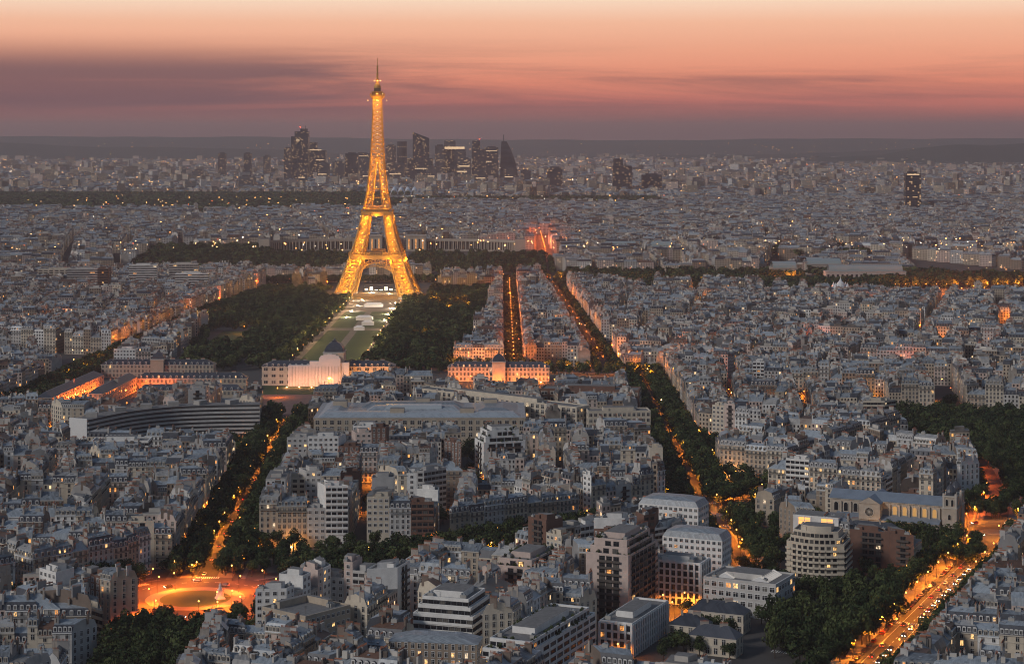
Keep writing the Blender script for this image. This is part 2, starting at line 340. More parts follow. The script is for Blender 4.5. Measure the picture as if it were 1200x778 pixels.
hand(-164, 1760, 118, 20, 0, 17, 3, 'palace', 'pale stone palace range with central pavilion under scaffolding wrap', 'cream', cat='military school', name='palace_range')
hand(-326, 1812, 104, 14, R(-2), 12, 3, 'palace', 'long slate-roofed barracks with small central dome', 'beige', cat='barracks', name='barracks')
hand(-341, 1528, 70, 13, R(0), 13, 3, 'palace', 'slate-roofed barracks front lit gold at its foot', 'beige', cat='barracks', name='barracks', lit=.1)
hand(-372, 1655, 14, 150, R(-4), 12, 3, 'palace', 'side range of the barracks facing the leafy avenue', 'beige', cat='barracks', name='barracks')
hand(-337, 1660, 12, 110, R(-4), 12, 3, 'palace', 'inner barracks range whose wall glows red from the yard', 'beige', cat='barracks', name='barracks')
hand(-280, 1720, 96, 13, 0, 11, 2, 'palace', 'slate barracks range across the back of the yard', 'beige', cat='barracks', name='barracks')
hand(-268, 1640, 88, 13, 0, 11, 2, 'palace', 'low slate barracks range behind the curved slab', 'beige', cat='barracks', name='barracks')
hand(-12, 1785, 92, 15, R(-2), 13, 3, 'palace', 'orange-lit barracks with domed central pavilion right of the palace', 'cream', cat='barracks', name='barracks', lit=.1)
UNESCO = [(-186, 1446), (-222, 1442), (-251, 1432), (-276, 1408), (-296, 1368)]
SITES.append([(-180, 1418), (-180, 1460), (-252, 1490), (-297, 1460), (-316, 1358), (-287, 1352), (-259, 1428)])
MARKET = rect(-350, 1425, 52, 54, 0); SITES.append(rect(-350, 1425, 58, 60, 0))
CHURCH_A = R(-24.5); CHURCH = (216, 1112); SITES.append(rect(CHURCH[0], CHURCH[1], 88, 34, CHURCH_A))
for cx, cy_, wd, d, h, an, lab in ((79, 870, 17, 12, 8, GRID, 'small dark hip-roofed pavilion nearest the orange lane'), (94, 890, 26, 11, 9, GRID, 'long low slate-roofed pavilion below the white workshop'), (88, 850, 22, 10, 8, GRID, 'low slate-roofed lodge at the foot of the dark garden'),
        (193, 1062, 34, 10, 11, R(-24.5), 'low slate-roofed annexe along the church aisle')):
    hand(cx, cy_, wd, d, an, h, 2, 'palace', lab, 'cream', cat='pavilion', name='pavilion_house')
for i, (cx, cy_, wd, d, h, lab) in enumerate(((-588, 2700, 46, 14, 38, 'wide pale slab block, leftmost of the far slab blocks left of the park'), (-505, 2690, 38, 14, 44, 'pale blue-grey slab block beside the dark one'), (-540, 2600, 14, 30, 46, 'narrow dark slab block among the pale slabs'),
        (-430, 2640, 44, 15, 36, 'white slab with lit staircases, nearest the park'), (-458, 2740, 40, 14, 42, 'pale slab behind the white one near the park'), (-640, 2780, 60, 16, 32, 'broad low slab at the left edge of the view'))):
    hand(cx, cy_, wd, d, R(4), h, int(h / 3.1), 'bands', lab, ['pale grey', 'white', 'brown brick', 'white', 'pale grey', 'cream'][i], cat='slab block')
# ------------------------------------------------------------------ city blocks
def clip(poly, n, d):          # keep side where n.p <= d
    o = []
    for i in range(len(poly)):
        a, b = poly[i], poly[(i + 1) % len(poly)]
        da, db = n[0] * a[0] + n[1] * a[1] - d, n[0] * b[0] + n[1] * b[1] - d
        if da <= 0: o.append(a)
        if da * db < 0:
            t = da / (da - db); o.append((a[0] + (b[0] - a[0]) * t, a[1] + (b[1] - a[1]) * t))
    return o
def area(q): return .5 * abs(sum(q[i][0] * q[(i + 1) % len(q)][1] - q[(i + 1) % len(q)][0] * q[i][1] for i in range(len(q))))
def cut(poly, a, b, wd):
    dx, dy = b[0] - a[0], b[1] - a[1]; l = math.hypot(dx, dy); n = (dy / l, -dx / l); d = n[0] * a[0] + n[1] * a[1]
    return [q for q in (clip(poly, n, d - wd / 2), clip(poly, (-n[0], -n[1]), -d - wd / 2)) if len(q) > 2 and area(q) > 150]
def cells(start):
    P = [start]
    for k in ('mot', 'quai', 'suf', 'vil', 'vil_s', 'saxe', 'saxe_s', 'bret', 'bret_s', 'rap', 'red', 'bd', 'bd_n', 'tree', 'diag', 'lit', 'lit2', 'left'):
        pts, wd, cw = AVE[k]
        for a, b in zip(pts, pts[1:]):
            l = math.hypot(b[0] - a[0], b[1] - a[1]); u = ((b[0] - a[0]) / l, (b[1] - a[1]) / l); n = (u[1], -u[0]); d = n[0] * a[0] + n[1] * a[1]
            Q = []
            for q in P:
                ts = []
                for i in range(len(q)):
                    p0, p1 = q[i], q[(i + 1) % len(q)]; d0 = n[0] * p0[0] + n[1] * p0[1] - d; d1 = n[0] * p1[0] + n[1] * p1[1] - d
                    if d0 * d1 < 0:
                        t = d0 / (d0 - d1); c = (p0[0] + (p1[0] - p0[0]) * t - a[0], p0[1] + (p1[1] - p0[1]) * t - a[1]); ts.append(c[0] * u[0] + c[1] * u[1])
                if len(ts) == 2:
                    t0, t1 = min(ts), max(ts); ov = min(t1, l) - max(t0, 0)
                    if ov > .35 * (t1 - t0) or ov > 120: Q += cut(q, a, b, wd); continue
                Q.append(q)
            P = Q
    return P
def split(q, amax, sw, rr):
    if area(q) < amax: return [q]
    best = None
    for i in range(len(q)):
        a, b = q[i], q[(i + 1) % len(q)]; l = math.hypot(b[0] - a[0], b[1] - a[1])
        if l < 12: continue
        u = ((b[0] - a[0]) / l, (b[1] - a[1]) / l); pu = [p[0] * u[0] + p[1] * u[1] for p in q]; pv = [-p[0] * u[1] + p[1] * u[0] for p in q]
        A = (max(pu) - min(pu)) * (max(pv) - min(pv))
        if best is None or A < best[0]: best = (A, u, min(pu), max(pu), min(pv), max(pv))
    if best is None: return [q]
    A, u, u0, u1, v0, v1 = best; f = .5 + rr.uniform(-.13, .13); v = (-u[1], u[0])
    if u1 - u0 > v1 - v0: c = u0 + (u1 - u0) * f; a = (u[0] * c + v[0] * v0, u[1] * c + v[1] * v0); b = (u[0] * c + v[0] * v1, u[1] * c + v[1] * v1)
    else: c = v0 + (v1 - v0) * f; a = (u[0] * u0 + v[0] * c, u[1] * u0 + v[1] * c); b = (u[0] * u1 + v[0] * c, u[1] * u1 + v[1] * c)
    sk = rr.uniform(-.06, .06); b = (b[0] - (b[1] - a[1]) * sk, b[1] + (b[0] - a[0]) * sk)
    o = []
    for s in cut(q, a, b, rr.choice(sw)): o += split(s, amax, sw, rr)
    return o
def inset(q, d):
    k = len(q); o = []
    for i in range(k):
        a, b, c = q[i - 1], q[i], q[(i + 1) % k]
        u = Vector((b[0] - a[0], b[1] - a[1])); v = Vector((c[0] - b[0], c[1] - b[1]))
        if u.length < .5 or v.length < .5: return None
        u.normalize(); v.normalize(); n = Vector((-u.y - v.y, u.x + v.x)); den = 1 + u.dot(v)
        if den < .25: return None
        n = n / den; o.append((b[0] + n.x * d, b[1] + n.y * d))
    for i in range(k):     # an edge turned round means the block is too thin
        j = (i + 1) % k
        if (o[j][0] - o[i][0]) * (q[j][0] - q[i][0]) + (o[j][1] - o[i][1]) * (q[j][1] - q[i][1]) <= 1: return None
    return o
def tidy(q):
    s = sum(q[i][0] * q[(i + 1) % len(q)][1] - q[(i + 1) % len(q)][0] * q[i][1] for i in range(len(q)))
    if s < 0: q = q[::-1]
    o = []
    for p in q:
        if not o or math.hypot(p[0] - o[-1][0], p[1] - o[-1][1]) > 2.5: o.append(p)
    if len(o) > 2 and math.hypot(o[0][0] - o[-1][0], o[0][1] - o[-1][1]) < 2.5: o.pop()
    return o
HOUSES = []
def add_house(fp, h, kind, rr, far=False):
    c = (sum(p[0] for p in fp) / 4, sum(p[1] for p in fp) / 4)
    if blocked(c) or any(blocked(p) for p in fp): return
    if not far and (any(on_avenue(p, -1.5) for p in fp) or on_avenue(c)): return
    if abs(c[0]) > .29 * c[1] + 60 or c[1] < 700: return
    if not far and c[1] < 985:          # the low roofs right of the boulevard
        off = (c[0] - 70) * .911 - (c[1] - 650) * .412
        if 0 < off < 75: h = min(h, 12.5 + rr.uniform(-1, 1)); kind = 'haus'
    g = .03; fp = [(p[0] + (c[0] - p[0]) * g / 8, p[1] + (c[1] - p[1]) * g / 8) for p in fp]
    fl = max(2, round(h / 3.15))
    wall = rr.choices(['cream', 'beige', 'pale grey', 'white', 'tan', 'brown brick', 'pinkish'], [30, 22, 14, 8, 9, 4, 13])[0] if kind != 'modern' else rr.choices(['white', 'pale grey', 'pinkish', 'brown brick', 'cream'], [40, 25, 15, 10, 10])[0]
    HOUSES.append(dict(fp=fp, c=c, z0=zt(*c), h=h, fl=fl, kind=kind, wall=wall, gab=rr.choice(['cream', 'grey', 'grey', 'brown', 'white']), t=rr.random(), mh=rr.uniform(2.6, 3.9), rh=rr.uniform(.8, 1.9), slate=rr.random() < .5, seed=rr.random(), far=far, open1=True, open3=True)); return HOUSES[-1]
def fill_block(q, rr, far=False):
    q = tidy(q)
    if len(q) < 3 or area(q) < 160: return
    for cc, cr in CIRC:                 # squares bite the corner off a block
        m = (sum(p[0] for p in q) / len(q), sum(p[1] for p in q) / len(q)); l = math.hypot(m[0] - cc[0], m[1] - cc[1])
        if l < 1: return
        n = ((cc[0] - m[0]) / l, (cc[1] - m[1]) / l); q = clip(q, n, n[0] * cc[0] + n[1] * cc[1] - cr - .5)
        if len(q) < 3: return
    q = tidy(q)
    if len(q) < 3 or area(q) < 160: return
    D = rr.uniform(10, 12.5); base = rr.choices([15.5, 18.5, 21, 23], [1, 3, 5, 3])[0]; inn = None
    while D > 5 and inn is None:
        inn = inset(q, D)
        if inn is None: D *= .8
    if inn is None: return
    ny = sum(p[1] for p in q) / len(q); modern = rr.random() < (.34 if ny < 1120 and q[0][0] > -90 else .1); ring = []
    for i in range(len(q)):
        j = (i + 1) % len(q); l = math.hypot(q[j][0] - q[i][0], q[j][1] - q[i][1])
        n = max(1, round(l / rr.uniform(9.5, 16) if not far else l / rr.uniform(13, 24))); ts = [0] + sorted((k + rr.uniform(-.22, .22)) / n for k in range(1, n)) + [1]
        for a, b in zip(ts, ts[1:]):
            if rr.random() < .02: ring.append(None); continue
            lp = lambda s, e, t: (s[0] + (e[0] - s[0]) * t, s[1] + (e[1] - s[1]) * t)
            kind = 'modern' if (modern and rr.random() < .7) or rr.random() < .05 else 'haus'
            h = base + rr.choice([0, 0, 0, -.8, 1.0, -3.1, 2.8, -5]) + rr.uniform(-.8, .8)
            if kind == 'modern': h += rr.choice([-3, 0, 3, 6])
            ring.append(add_house([lp(q[i], q[j], a), lp(q[i], q[j], b), lp(inn[i], inn[j], b), lp(inn[i], inn[j], a)], h, kind, rr, far))
    for k, b in enumerate(ring):
        if b: b['open1'] = ring[(k + 1) % len(ring)] is None; b['open3'] = ring[k - 1] is None
    if area(inn) > 500 and not far:    # back-court wings
        for k in range(int(area(inn) / 420)):
            xs = [p[0] for p in inn]; ys = [p[1] for p in inn]; c = (rr.uniform(min(xs), max(xs)), rr.uniform(min(ys), max(ys)))
            a, b = q[0], q[1]; an = math.atan2(b[1] - a[1], b[0] - a[0]) + rr.choice([0, math.pi / 2])
            r = rect(c[0], c[1], rr.uniform(8, 16), rr.uniform(6, 9), an)
            if all(inpoly(p, inn) for p in r): add_house(r, rr.uniform(6, base - 1), 'haus', rr)
rb = random.Random(3)
near = [(-.3 * 640 - 100, 640), (.3 * 640 + 100, 640), (.3 * 3000 + 90, 3000), (-.3 * 3000 - 90, 3000)]
BLOCKS = []
for c in cells(near):
    for b in split(c, 5400, (9, 10, 12, 14), rb): BLOCKS.append(b); fill_block(b, rb)
far1 = [(-980, 3135), (980, 3135), (1690, 5750), (-1690, 5750)]
EXCL.append([(-620, 3040), (60, 3060), (60, 3440), (-620, 3440)])     # palace gardens
rf = random.Random(8)
c0 = [far1]
for a, b, wd in (((-1500, 4200), (1600, 3650), 20), ((-300, 3440), (-700, 5700), 16), ((400, 3100), (1300, 4300), 16), ((-1600, 5000), (1600, 5100), 16), ((200, 4100), (0, 5750), 14)):
    c0 = sum([cut(q, a, b, wd) for q in c0], [])
for c in c0:
    for b in split(c, 11500, (10, 13, 16), rf): fill_block(b, rf, far=True)
print('houses', len(HOUSES))
HOUSES = HAND + HOUSES
# ------------------------------------------------------------------ trees: positions
TREES = []
def tree(x, y, r, h, row, grp, order): TREES.append(dict(x=x, y=y, r=r, h=h, row=row, grp=grp, o=order, z=zt(x, y)))
rt = random.Random(21)
def along(pts, offs, sp, r, h, phrase, grp, jit=1.0, names=None, skip=None):
    for oi, off in enumerate(offs):
        s = 0; ph = phrase.replace('@', names[oi] if names else ('left' if off < 0 else 'right'))
        for a, b in zip(pts, pts[1:]):
            l = math.hypot(b[0] - a[0], b[1] - a[1]); u = ((b[0] - a[0]) / l, (b[1] - a[1]) / l); t = rt.uniform(0, sp)
            while t < l:
                x = a[0] + u[0] * t + u[1] * off + rt.uniform(-jit, jit); y = a[1] + u[1] * t - u[0] * off + rt.uniform(-jit, jit)
                if not (skip and skip((x, y))) and not any(math.hypot(x - c[0], y - c[1]) < q - 6 for c, q in CIRC) and rt.random() > .04:
                    k = rt.uniform(.82, 1.18); tree(x, y, r * k, h * rt.uniform(.85, 1.12), ph, grp, s + t)
                t += sp * rt.uniform(.85, 1.15)
            s += l
def scatter(poly, sp, r, h, phrase, grp, skip=None, drop=.08):
    xs = [p[0] for p in poly]; ys = [p[1] for p in poly]; y = min(ys)
    while y < max(ys):
        x = min(xs)
        while x < max(xs):
            p = (x + rt.uniform(-.42, .42) * sp, y + rt.uniform(-.42, .42) * sp)
            if inpoly(p, poly) and not (skip and skip(p)) and rt.random() > drop and not any(inpoly(p, e) for e in SITES): tree(p[0], p[1], r * rt.uniform(.75, 1.25), h * rt.uniform(.8, 1.2), phrase, grp, p[1])
            x += sp
        y += sp
S_L = ['outer left', 'inner left', 'inner right', 'outer right']
along([(-154, 985), (-176, 1560)], (-15, -7.5, 7.5, 15), 7.8, 5.4, 12.5, 'in the @ row above the roundabout', 'trees of the avenue above the roundabout', 2.0, names=S_L)
along([(-149, 700), (-152.5, 878)], (-18, -11, -4, 4, 11, 18), 8.0, 5.7, 14, 'in the @ row below the roundabout', 'trees of the avenue below the roundabout', names=['far left', 'outer left', 'inner left', 'inner right', 'outer right', 'far right'])
along([(-330, 812), (-180, 976)], (-12, -5, 5), 7.0, 5.2, 13, 'in the @ row left of the roundabout', 'trees of the side avenue left of the roundabout', names=['far', 'middle', 'near'])
along([(-110, 983), JUNC], (-14, -7, 7, 13), 7.2, 5.3, 12.5, 'in the @ row up to the crossing', 'trees between roundabout and leafy crossing', names=S_L)
along([(114, 1150), (118, 1830)], (-16, -7.5, 7.5, 16), 8.0, 5.7, 13, 'in the @ row beyond the leafy crossing', 'trees of the avenue beyond the leafy crossing', names=S_L)
along([(118, 1012), (118, 1150)], (-15, -8, 9, 16), 8.0, 5.2, 13, 'in the @ row below the leafy crossing', 'trees below the leafy crossing', names=S_L)
along([JUNC, (285, 1400)], (-9, 9), 6.5, 5.6, 12, 'in the @ row behind the church', 'trees of the street behind the church')
along([(118, 1130), (200, 1175)], (-4, 4), 7, 5.4, 12, 'in the @ row left of the church', 'trees left of the church')
along([(85, 683), (258, 1066)], (-15.5, 15.5), 8.0, 5.2, 12.5, 'in the @ row of the lower boulevard', 'trees of the lower boulevard')
along([(262, 1130), (300, 1206), (330, 1420)], (-10, 10), 8.5, 5, 12, 'in the @ row beyond the church square', 'trees beyond the church square')
scatter([(110, 835), (146, 832), (172, 890), (186, 930), (160, 965), (136, 930), (120, 900)], 9, 5.8, 15, 'in the dark walled garden beside the boulevard', 'trees of the dark garden')
scatter([(64, 842), (96, 838), (108, 905), (88, 912)], 7.5, 4.2, 9, 'in the yard below the white workshop', 'trees of the yard below the workshop', drop=.25)
scatter([(165, 1052), (196, 1040), (190, 1090), (176, 1100)], 8, 4.8, 11, 'between roof lounge and church', 'trees between lounge and church', drop=.15)
scatter([(205, 1040), (238, 1012), (256, 1062), (232, 1076)], 8.5, 4.8, 11, 'along the near church wall', 'trees along the church wall', drop=.2)
scatter([(-72, 1118), (-45, 1122), (-42, 1150), (-68, 1152)], 8.5, 5, 12, 'in the courtyard garden', 'trees of the courtyard garden')
scatter([(-48, 1195), (-22, 1195), (-22, 1245), (-48, 1245)], 8.5, 5.2, 13, 'in the walled garden below the ministry', 'trees of the walled garden')
scatter([(282, 1320), (330, 1300), (420, 1440), (420, 1560), (300, 1560)], 10, 5.8, 13, 'in the wooded square at the right edge', 'trees of the wooded square', drop=.12)
scatter([(-130, 1360), (0, 1360), (0, 1384), (-130, 1384)], 9, 4.4, 10, 'below the ministry', 'trees below the ministry', drop=.35)
scatter([(-270, 1400), (-192, 1412), (-192, 1362), (-268, 1345)], 9, 4.6, 11, 'at the foot of the curved slab', 'trees under the curved slab')
scatter([(232, 1075), (300, 1060), (330, 1160), (262, 1165)], 13, 5, 12, 'in the church square', 'trees of the church square', skip=lambda p: math.hypot(p[0] - 275, p[1] - 1112) < 26, drop=.35)
along([(-412, 1440), (-372, 2400), (-335, 2760)], (-11, -4, 4, 11), 9.0, 5.4, 13, 'in the @ row left of the park', 'trees left of the park', names=S_L)
along([(90, 1850), (57, 2960)], (-10, 10), 9.5, 5.2, 12, 'in the @ row of the far straight avenue', 'trees of the far straight avenue')
along([(2, 1860), (-4, 2950)], (-5, 5), 9, 4.4, 10, 'in the @ row of the red-lit avenue', 'trees of the red-lit avenue')
along([(-60, 1868), (118, 1815)], (-9, 9), 9.0, 5.0, 12, 'in the @ row of the cross avenue', 'trees of the cross avenue')
along([(90, 1985), (250, 2240)], (-7,), 9.0, 4.6, 11, 'in the diagonal street row', 'trees of the diagonal street')
along([(-160, 1845), (-60, 1845)], (-6, 6), 9, 5, 12, 'behind the palace', 'trees behind the palace')
along([(-420, 2930), (60, 2975), (540, 2900)], (-12, -4, 4, 12), 10, 5.5, 13, 'on the far quay', 'trees of the quay')
scatter([(75, 2815), (300, 2745), (530, 2600), (560, 2640), (790, 2850), (800, 2990), (500, 3050), (75, 3075)], 13, 7.5, 17, 'on the far bank', 'trees of the far bank', drop=.22, skip=lambda p: (370 < p[0] < 520 and p[1] > 2850) or (530 < p[0] and p[1] < 2830))
lawn = lambda p: (-216 < p[0] < -142 and p[1] < 2660) or (abs(p[0] + 186) < 72 and 2630 < p[1] < 2790) or (-330 < p[0] < -285 and 2050 < p[1] < 2230) or (abs(p[1] - 2250) < 9)
scatter(CHAMP, 11.5, 6.2, 13, 'in the great park', 'trees of the great park', skip=lawn, drop=.16)
scatter([(-620, 3110), (40, 3130), (60, 3320), (-400, 3320), (-430, 3430), (-620, 3430)], 12, 7.2, 15, 'in the palace gardens', 'trees of the palace gardens', skip=lambda p: abs(p[0] + 205 + (p[1] - 3100) * .03) < 42, drop=.1)
# trees in back courts
for q in BLOCKS:
    q = tidy(q)
    if len(q) < 3: continue
    i = inset(q, 17)
    if i is None: continue
    c = (sum(p[0] for p in i) / len(i), sum(p[1] for p in i) / len(i))
    if c[1] > 1900 or rt.random() < .45: continue
    for k in range(rt.randint(1, 4)):
        p = (c[0] + rt.uniform(-10, 10), c[1] + rt.uniform(-10, 10))
        if inpoly(p, i) and not blocked(p) and not any(math.hypot(p[0] - b['c'][0], p[1] - b['c'][1]) < 16 and inpoly(p, b['fp']) for b in HOUSES): tree(p[0], p[1], rt.uniform(3.2, 5), rt.uniform(8, 13), 'in a back court', 'trees in back courts', p[1])
hgrid = {}
for b in HOUSES:
    if b['c'][1] < 1760:
        xs = [p[0] for p in b['fp']]; ys = [p[1] for p in b['fp']]
        for gx in range(int(min(xs) // 20) - 1, int(max(xs) // 20) + 2):
            for gy in range(int(min(ys) // 20) - 1, int(max(ys) // 20) + 2): hgrid.setdefault((gx, gy), []).append(b)
def house_near(p, d):
    for b in hgrid.get((int(p[0] // 20), int(p[1] // 20)), ()):
        q = b['fp']
        if inpoly(p, q): return True
        for i in range(4):
            a, c = q[i], q[(i + 1) % 4]; dx, dy = c[0] - a[0], c[1] - a[1]; t = max(0, min(1, ((p[0] - a[0]) * dx + (p[1] - a[1]) * dy) / (dx * dx + dy * dy + 1e-9)))
            if math.hypot(p[0] - a[0] - dx * t, p[1] - a[1] - dy * t) < d: return True
    return False
y = 840
while y < 1620:
    x = -.27 * y
    while x < .27 * y:
        p = (x + rt.uniform(-3, 3), y + rt.uniform(-3, 3)); x += 8.5
        if rt.random() < .3 or on_avenue(p, 1) or house_near(p, 6.5) or any(math.hypot(p[0] - c[0], p[1] - c[1]) < (46 if c == PLACE else 15 if c == JUNC else 31) for c, r in CIRC) or any(inpoly(p, e) for e in SITES) or inpoly(p, EXCL[2]) or inpoly(p, EXCL[1]): continue
        if any(abs(t['x'] - p[0]) < 5 and abs(t['y'] - p[1]) < 5 for t in TREES[-400:]): continue
        tree(p[0], p[1], rt.uniform(3.6, 5.2), rt.uniform(8, 12), 'on open ground among the houses', 'trees on open ground', p[1])
    y += 8.5
TREES = [t for t in TREES if abs(t['x']) < .275 * t['y'] + 25 and not (t['y'] < 2000 and any(math.hypot(t['x'] - b['c'][0], t['y'] - b['c'][1]) < 45 and inpoly((t['x'], t['y']), b['fp']) for b in HAND))]
# ------------------------------------------------------------------ which ones show largest: cast rays from the eye
bv, bp, bid = [], [], []
def shell(b, i):
    q = b['fp']; z0, h = b['z0'], b['z0'] + b['h']; top = h + (b['mh'] if b['kind'] == 'haus' else .5); c = b['c']; o = len(bv)
    bv.extend([(x, y, z0) for x, y in q] + [(x, y, h) for x, y in q] + [(x + (c[0] - x) * .12, y + (c[1] - y) * .12, top) for x, y in q])
    for r in (0, 4):
        for k in range(4): bp.append((o + r + k, o + r + (k + 1) % 4, o + r + 4 + (k + 1) % 4, o + r + 4 + k)); bid.append(i)
    bp.append((o + 8, o + 9, o + 10, o + 11)); bid.append(i)
for i, b in enumerate(HOUSES):
    if b['c'][1] < 2100: shell(b, i)
NHS = len(bp)
OCT = [(1, 0, 0), (0, 1, 0), (-1, 0, 0), (0, -1, 0), (0, 0, 1), (0, 0, -1)]
for i, t in enumerate(TREES):
    if t['y'] > 2000: continue
    o = len(bv); hh = (t['h'] - 3) / 2; r = t['r'] * 1.1
    bv.extend([(t['x'] + x * r, t['y'] + y * r, t['z'] + 3 + hh + z * hh * 1.15) for x, y, z in OCT])
    for k in range(4):
        bp.append((o + k, o + (k + 1) % 4, o + 4)); bid.append(-1 - i); bp.append((o + (k + 1) % 4, o + k, o + 5)); bid.append(-1 - i)
BVH = BVHTree.FromPolygons(bv, bp)
cnt = {}
EYE = Vector((0, 0, H))
for py in np.arange(370, 778, 3.0):
    for px in np.arange(1.5, 1200, 3.0):
        hit = BVH.ray_cast(EYE, Vector(((px - CX) / F, 1, -(py - HY) / F)))
        if hit[2] is not None: cnt[bid[hit[2]]] = cnt.get(bid[hit[2]], 0) + 1
for i, b in enumerate(HOUSES): b['px'] = cnt.get(i, 0)
for i, t in enumerate(TREES): t['px'] = cnt.get(-1 - i, 0)
gen = sorted((b for b in HOUSES if b['kind'] != 'hand'), key=lambda b: -b['px'])
for b in gen[:300 - 0]: b['solo'] = b['px'] > 3
for t in sorted(TREES, key=lambda t: -t['px'])[:300]: t['solo'] = t['px'] > 1
def seen(p, n):
    for ex in (0, 35, -35):
        d = Vector((ex, 0, H)) - Vector(p)
        if d.x * n[0] + d.y * n[1] <= 0: continue
        if BVH.ray_cast(Vector(p) + Vector((n[0], n[1], 0)) * .35, d.normalized(), 400)[2] is None: return True
    return False
print('solo houses', sum(1 for b in HOUSES if b.get('solo')), 'trees', len(TREES), 'max Y solo', max(b['c'][1] for b in HOUSES if b.get('solo')))
# ------------------------------------------------------------------ ground, roads, water, hills
mb = MB(); ys = [-150, 300, 600, 900, 1200, 1600, 2000, 2500, 3000] + list(range(3100, 3460, 20)) + [4000, 5000, 6500, 9000, 12000, 16000, 24500]
for a, b in zip(ys, ys[1:]):
    for x0, x1 in ((-8600, -3000), (-3000, -1000), (-1000, -300), (-300, 300), (300, 1000), (1000, 3000), (3000, 8600)):
        mb.face([(x0, a, zt(0, a)), (x1, a, zt(0, a)), (x1, b, zt(0, b)), (x0, b, zt(0, b))])
struct('ground', mb.mesh('ground', [GROUND]))
def strip(mb, pts, o0, o1, z, m=0, z2=None):
    for a, b in zip(pts, pts[1:]):
        l = math.hypot(b[0] - a[0], b[1] - a[1]); n = ((b[1] - a[1]) / l, -(b[0] - a[0]) / l); k = max(1, int(l / 60))
        for i in range(k):
            p = [a[j] + (b[j] - a[j]) * i / k for j in (0, 1)]; q = [a[j] + (b[j] - a[j]) * (i + 1) / k for j in (0, 1)]
            if z2: mb.prism([(p[0] + n[0] * o1, p[1] + n[1] * o1), (q[0] + n[0] * o1, q[1] + n[1] * o1), (q[0] + n[0] * o0, q[1] + n[1] * o0), (p[0] + n[0] * o0, p[1] + n[1] * o0)], z, z2, m, m)
            else: mb.face([(p[0] + n[0] * o1, p[1] + n[1] * o1, z), (q[0] + n[0] * o1, q[1] + n[1] * o1, z), (q[0] + n[0] * o0, q[1] + n[1] * o0, z), (p[0] + n[0] * o0, p[1] + n[1] * o0, z)], m)
zz = .05
for k, (pts, wd, cw) in AVE.items():
    zz += .006; mb = MB()
    if k in ('saxe', 'bret', 'bret_s'):
        cut_p = [(pts[0][0], pts[0][1]), pts[1]]
        strip(mb, pts, -cw, cw, zz); strip(mb, pts, -wd / 2 + 2.5, -wd / 2 + 6.5, zz); strip(mb, pts, wd / 2 - 6.5, wd / 2 - 2.5, zz)
    else: strip(mb, pts, -cw, cw, zz)
    struct('road', mb.mesh('road', [ASPH]))
    mb = MB()
    if k in ('saxe', 'bret', 'bret_s'):
        for s in (-1, 1):
            a, b = sorted((s * (cw + .2), s * (wd / 2 - 6.7))); strip(mb, pts, a, b, .02, 1, .16)
            a, b = sorted((s * (wd / 2 - 2.3), s * wd / 2)); strip(mb, pts, a, b, .02, 0, .17)
    else:
        for s in (-1, 1):
            a, b = sorted((s * (cw + .2), s * wd / 2)); strip(mb, pts, a, b, .02, 0, .16)
    struct('pavement', mb.mesh('pavement', [PAVE, DIRT]))
mb = MB(); P = AVE['bd'][0]; l = math.hypot(P[1][0] - P[0][0], P[1][1] - P[0][1]); u = ((P[1][0] - P[0][0]) / l, (P[1][1] - P[0][1]) / l); t = 0
while t < l - 30:
    a = (P[0][0] + u[0] * t, P[0][1] + u[1] * t); b = (a[0] + u[0] * 3, a[1] + u[1] * 3); strip(mb, [a, b], -.12, .12, .2); t += 7
for off in (-4.2, 4.2): strip(mb, [P[0], (P[1][0] - u[0] * 34, P[1][1] - u[1] * 34)], off - .08, off + .08, .2)
for ex, ey, ea in ((-154, 993, 0), (-186, 975, .8), (-104, 985, -.9), (118, 1124, 0), (118, 1192, 0), (250, 1052, -.43), (118, 850 + 0, -.43), (182, 900, -.43)):
    for k in range(-5, 6):
        c_, s_ = math.cos(ea), math.sin(ea); x0, y0 = ex + c_ * k * 1.1, ey + s_ * k * 1.1
        q = rect(x0, y0, .55, 3.6, ea); mb.face([(x, y, .27) for x, y in q])
for k in range(40):
    a = 2 * math.pi * k / 40; q = rect(PLACE[0] + 35 * math.cos(a), PLACE[1] + 35 * math.sin(a), .22, 2.6, a); mb.face([(x, y, .26) for x, y in q])
struct('road_marking', mb.mesh('road_marking', [LINE]))
mb = MB()
for k in range(48): y0 = 3000 + k * 20; mb.face([(50, y0, zt(0, y0) + .25), (64, y0, zt(0, y0) + .25), (64, y0 + 20, zt(0, y0 + 20) + .25), (50, y0 + 20, zt(0, y0 + 20) + .25)])
struct('road', mb.mesh('road', [ASPH]))
def disc(c, r0, r1, z, m, mb, z2=None, n=64):
    for i in range(n):
        a, b = 2 * math.pi * i / n, 2 * math.pi * (i + 1) / n
        q = [(c[0] + r * math.cos(x), c[1] + r * math.sin(x)) for r, x in ((r1, a), (r1, b), (r0, b), (r0, a))]
        if r0 < .01: q = q[:3]
        if z2: mb.prism(q, z, z2, m, m)
        else: mb.face([(x, y, z) for x, y in q], m)
mb = MB(); disc(PLACE, 24, 46, .22, 0, mb); struct('road', mb.mesh('road', [ASPH]))
mb = MB(); disc(PLACE, 17, 23.8, .1, 0, mb, .38); disc(PLACE, 0, 17, .1, 1, mb, .36); struct('traffic_island', mb.mesh('traffic_island', [DIRT, LAWN]))
mb = MB(); disc(JUNC, 0, 33, .21, 0, mb); disc((275, 1112), 0, 33, .21, 0, mb); struct('road', mb.mesh('road', [ASPH]))
mb = MB(); disc(JUNC, 0, 7, .24, 0, mb, .42, 24); disc((272, 1106), 0, 8, .24, 0, mb, .42, 24); struct('traffic_island', mb.mesh('traffic_island', [PAVE]))
mb = MB()
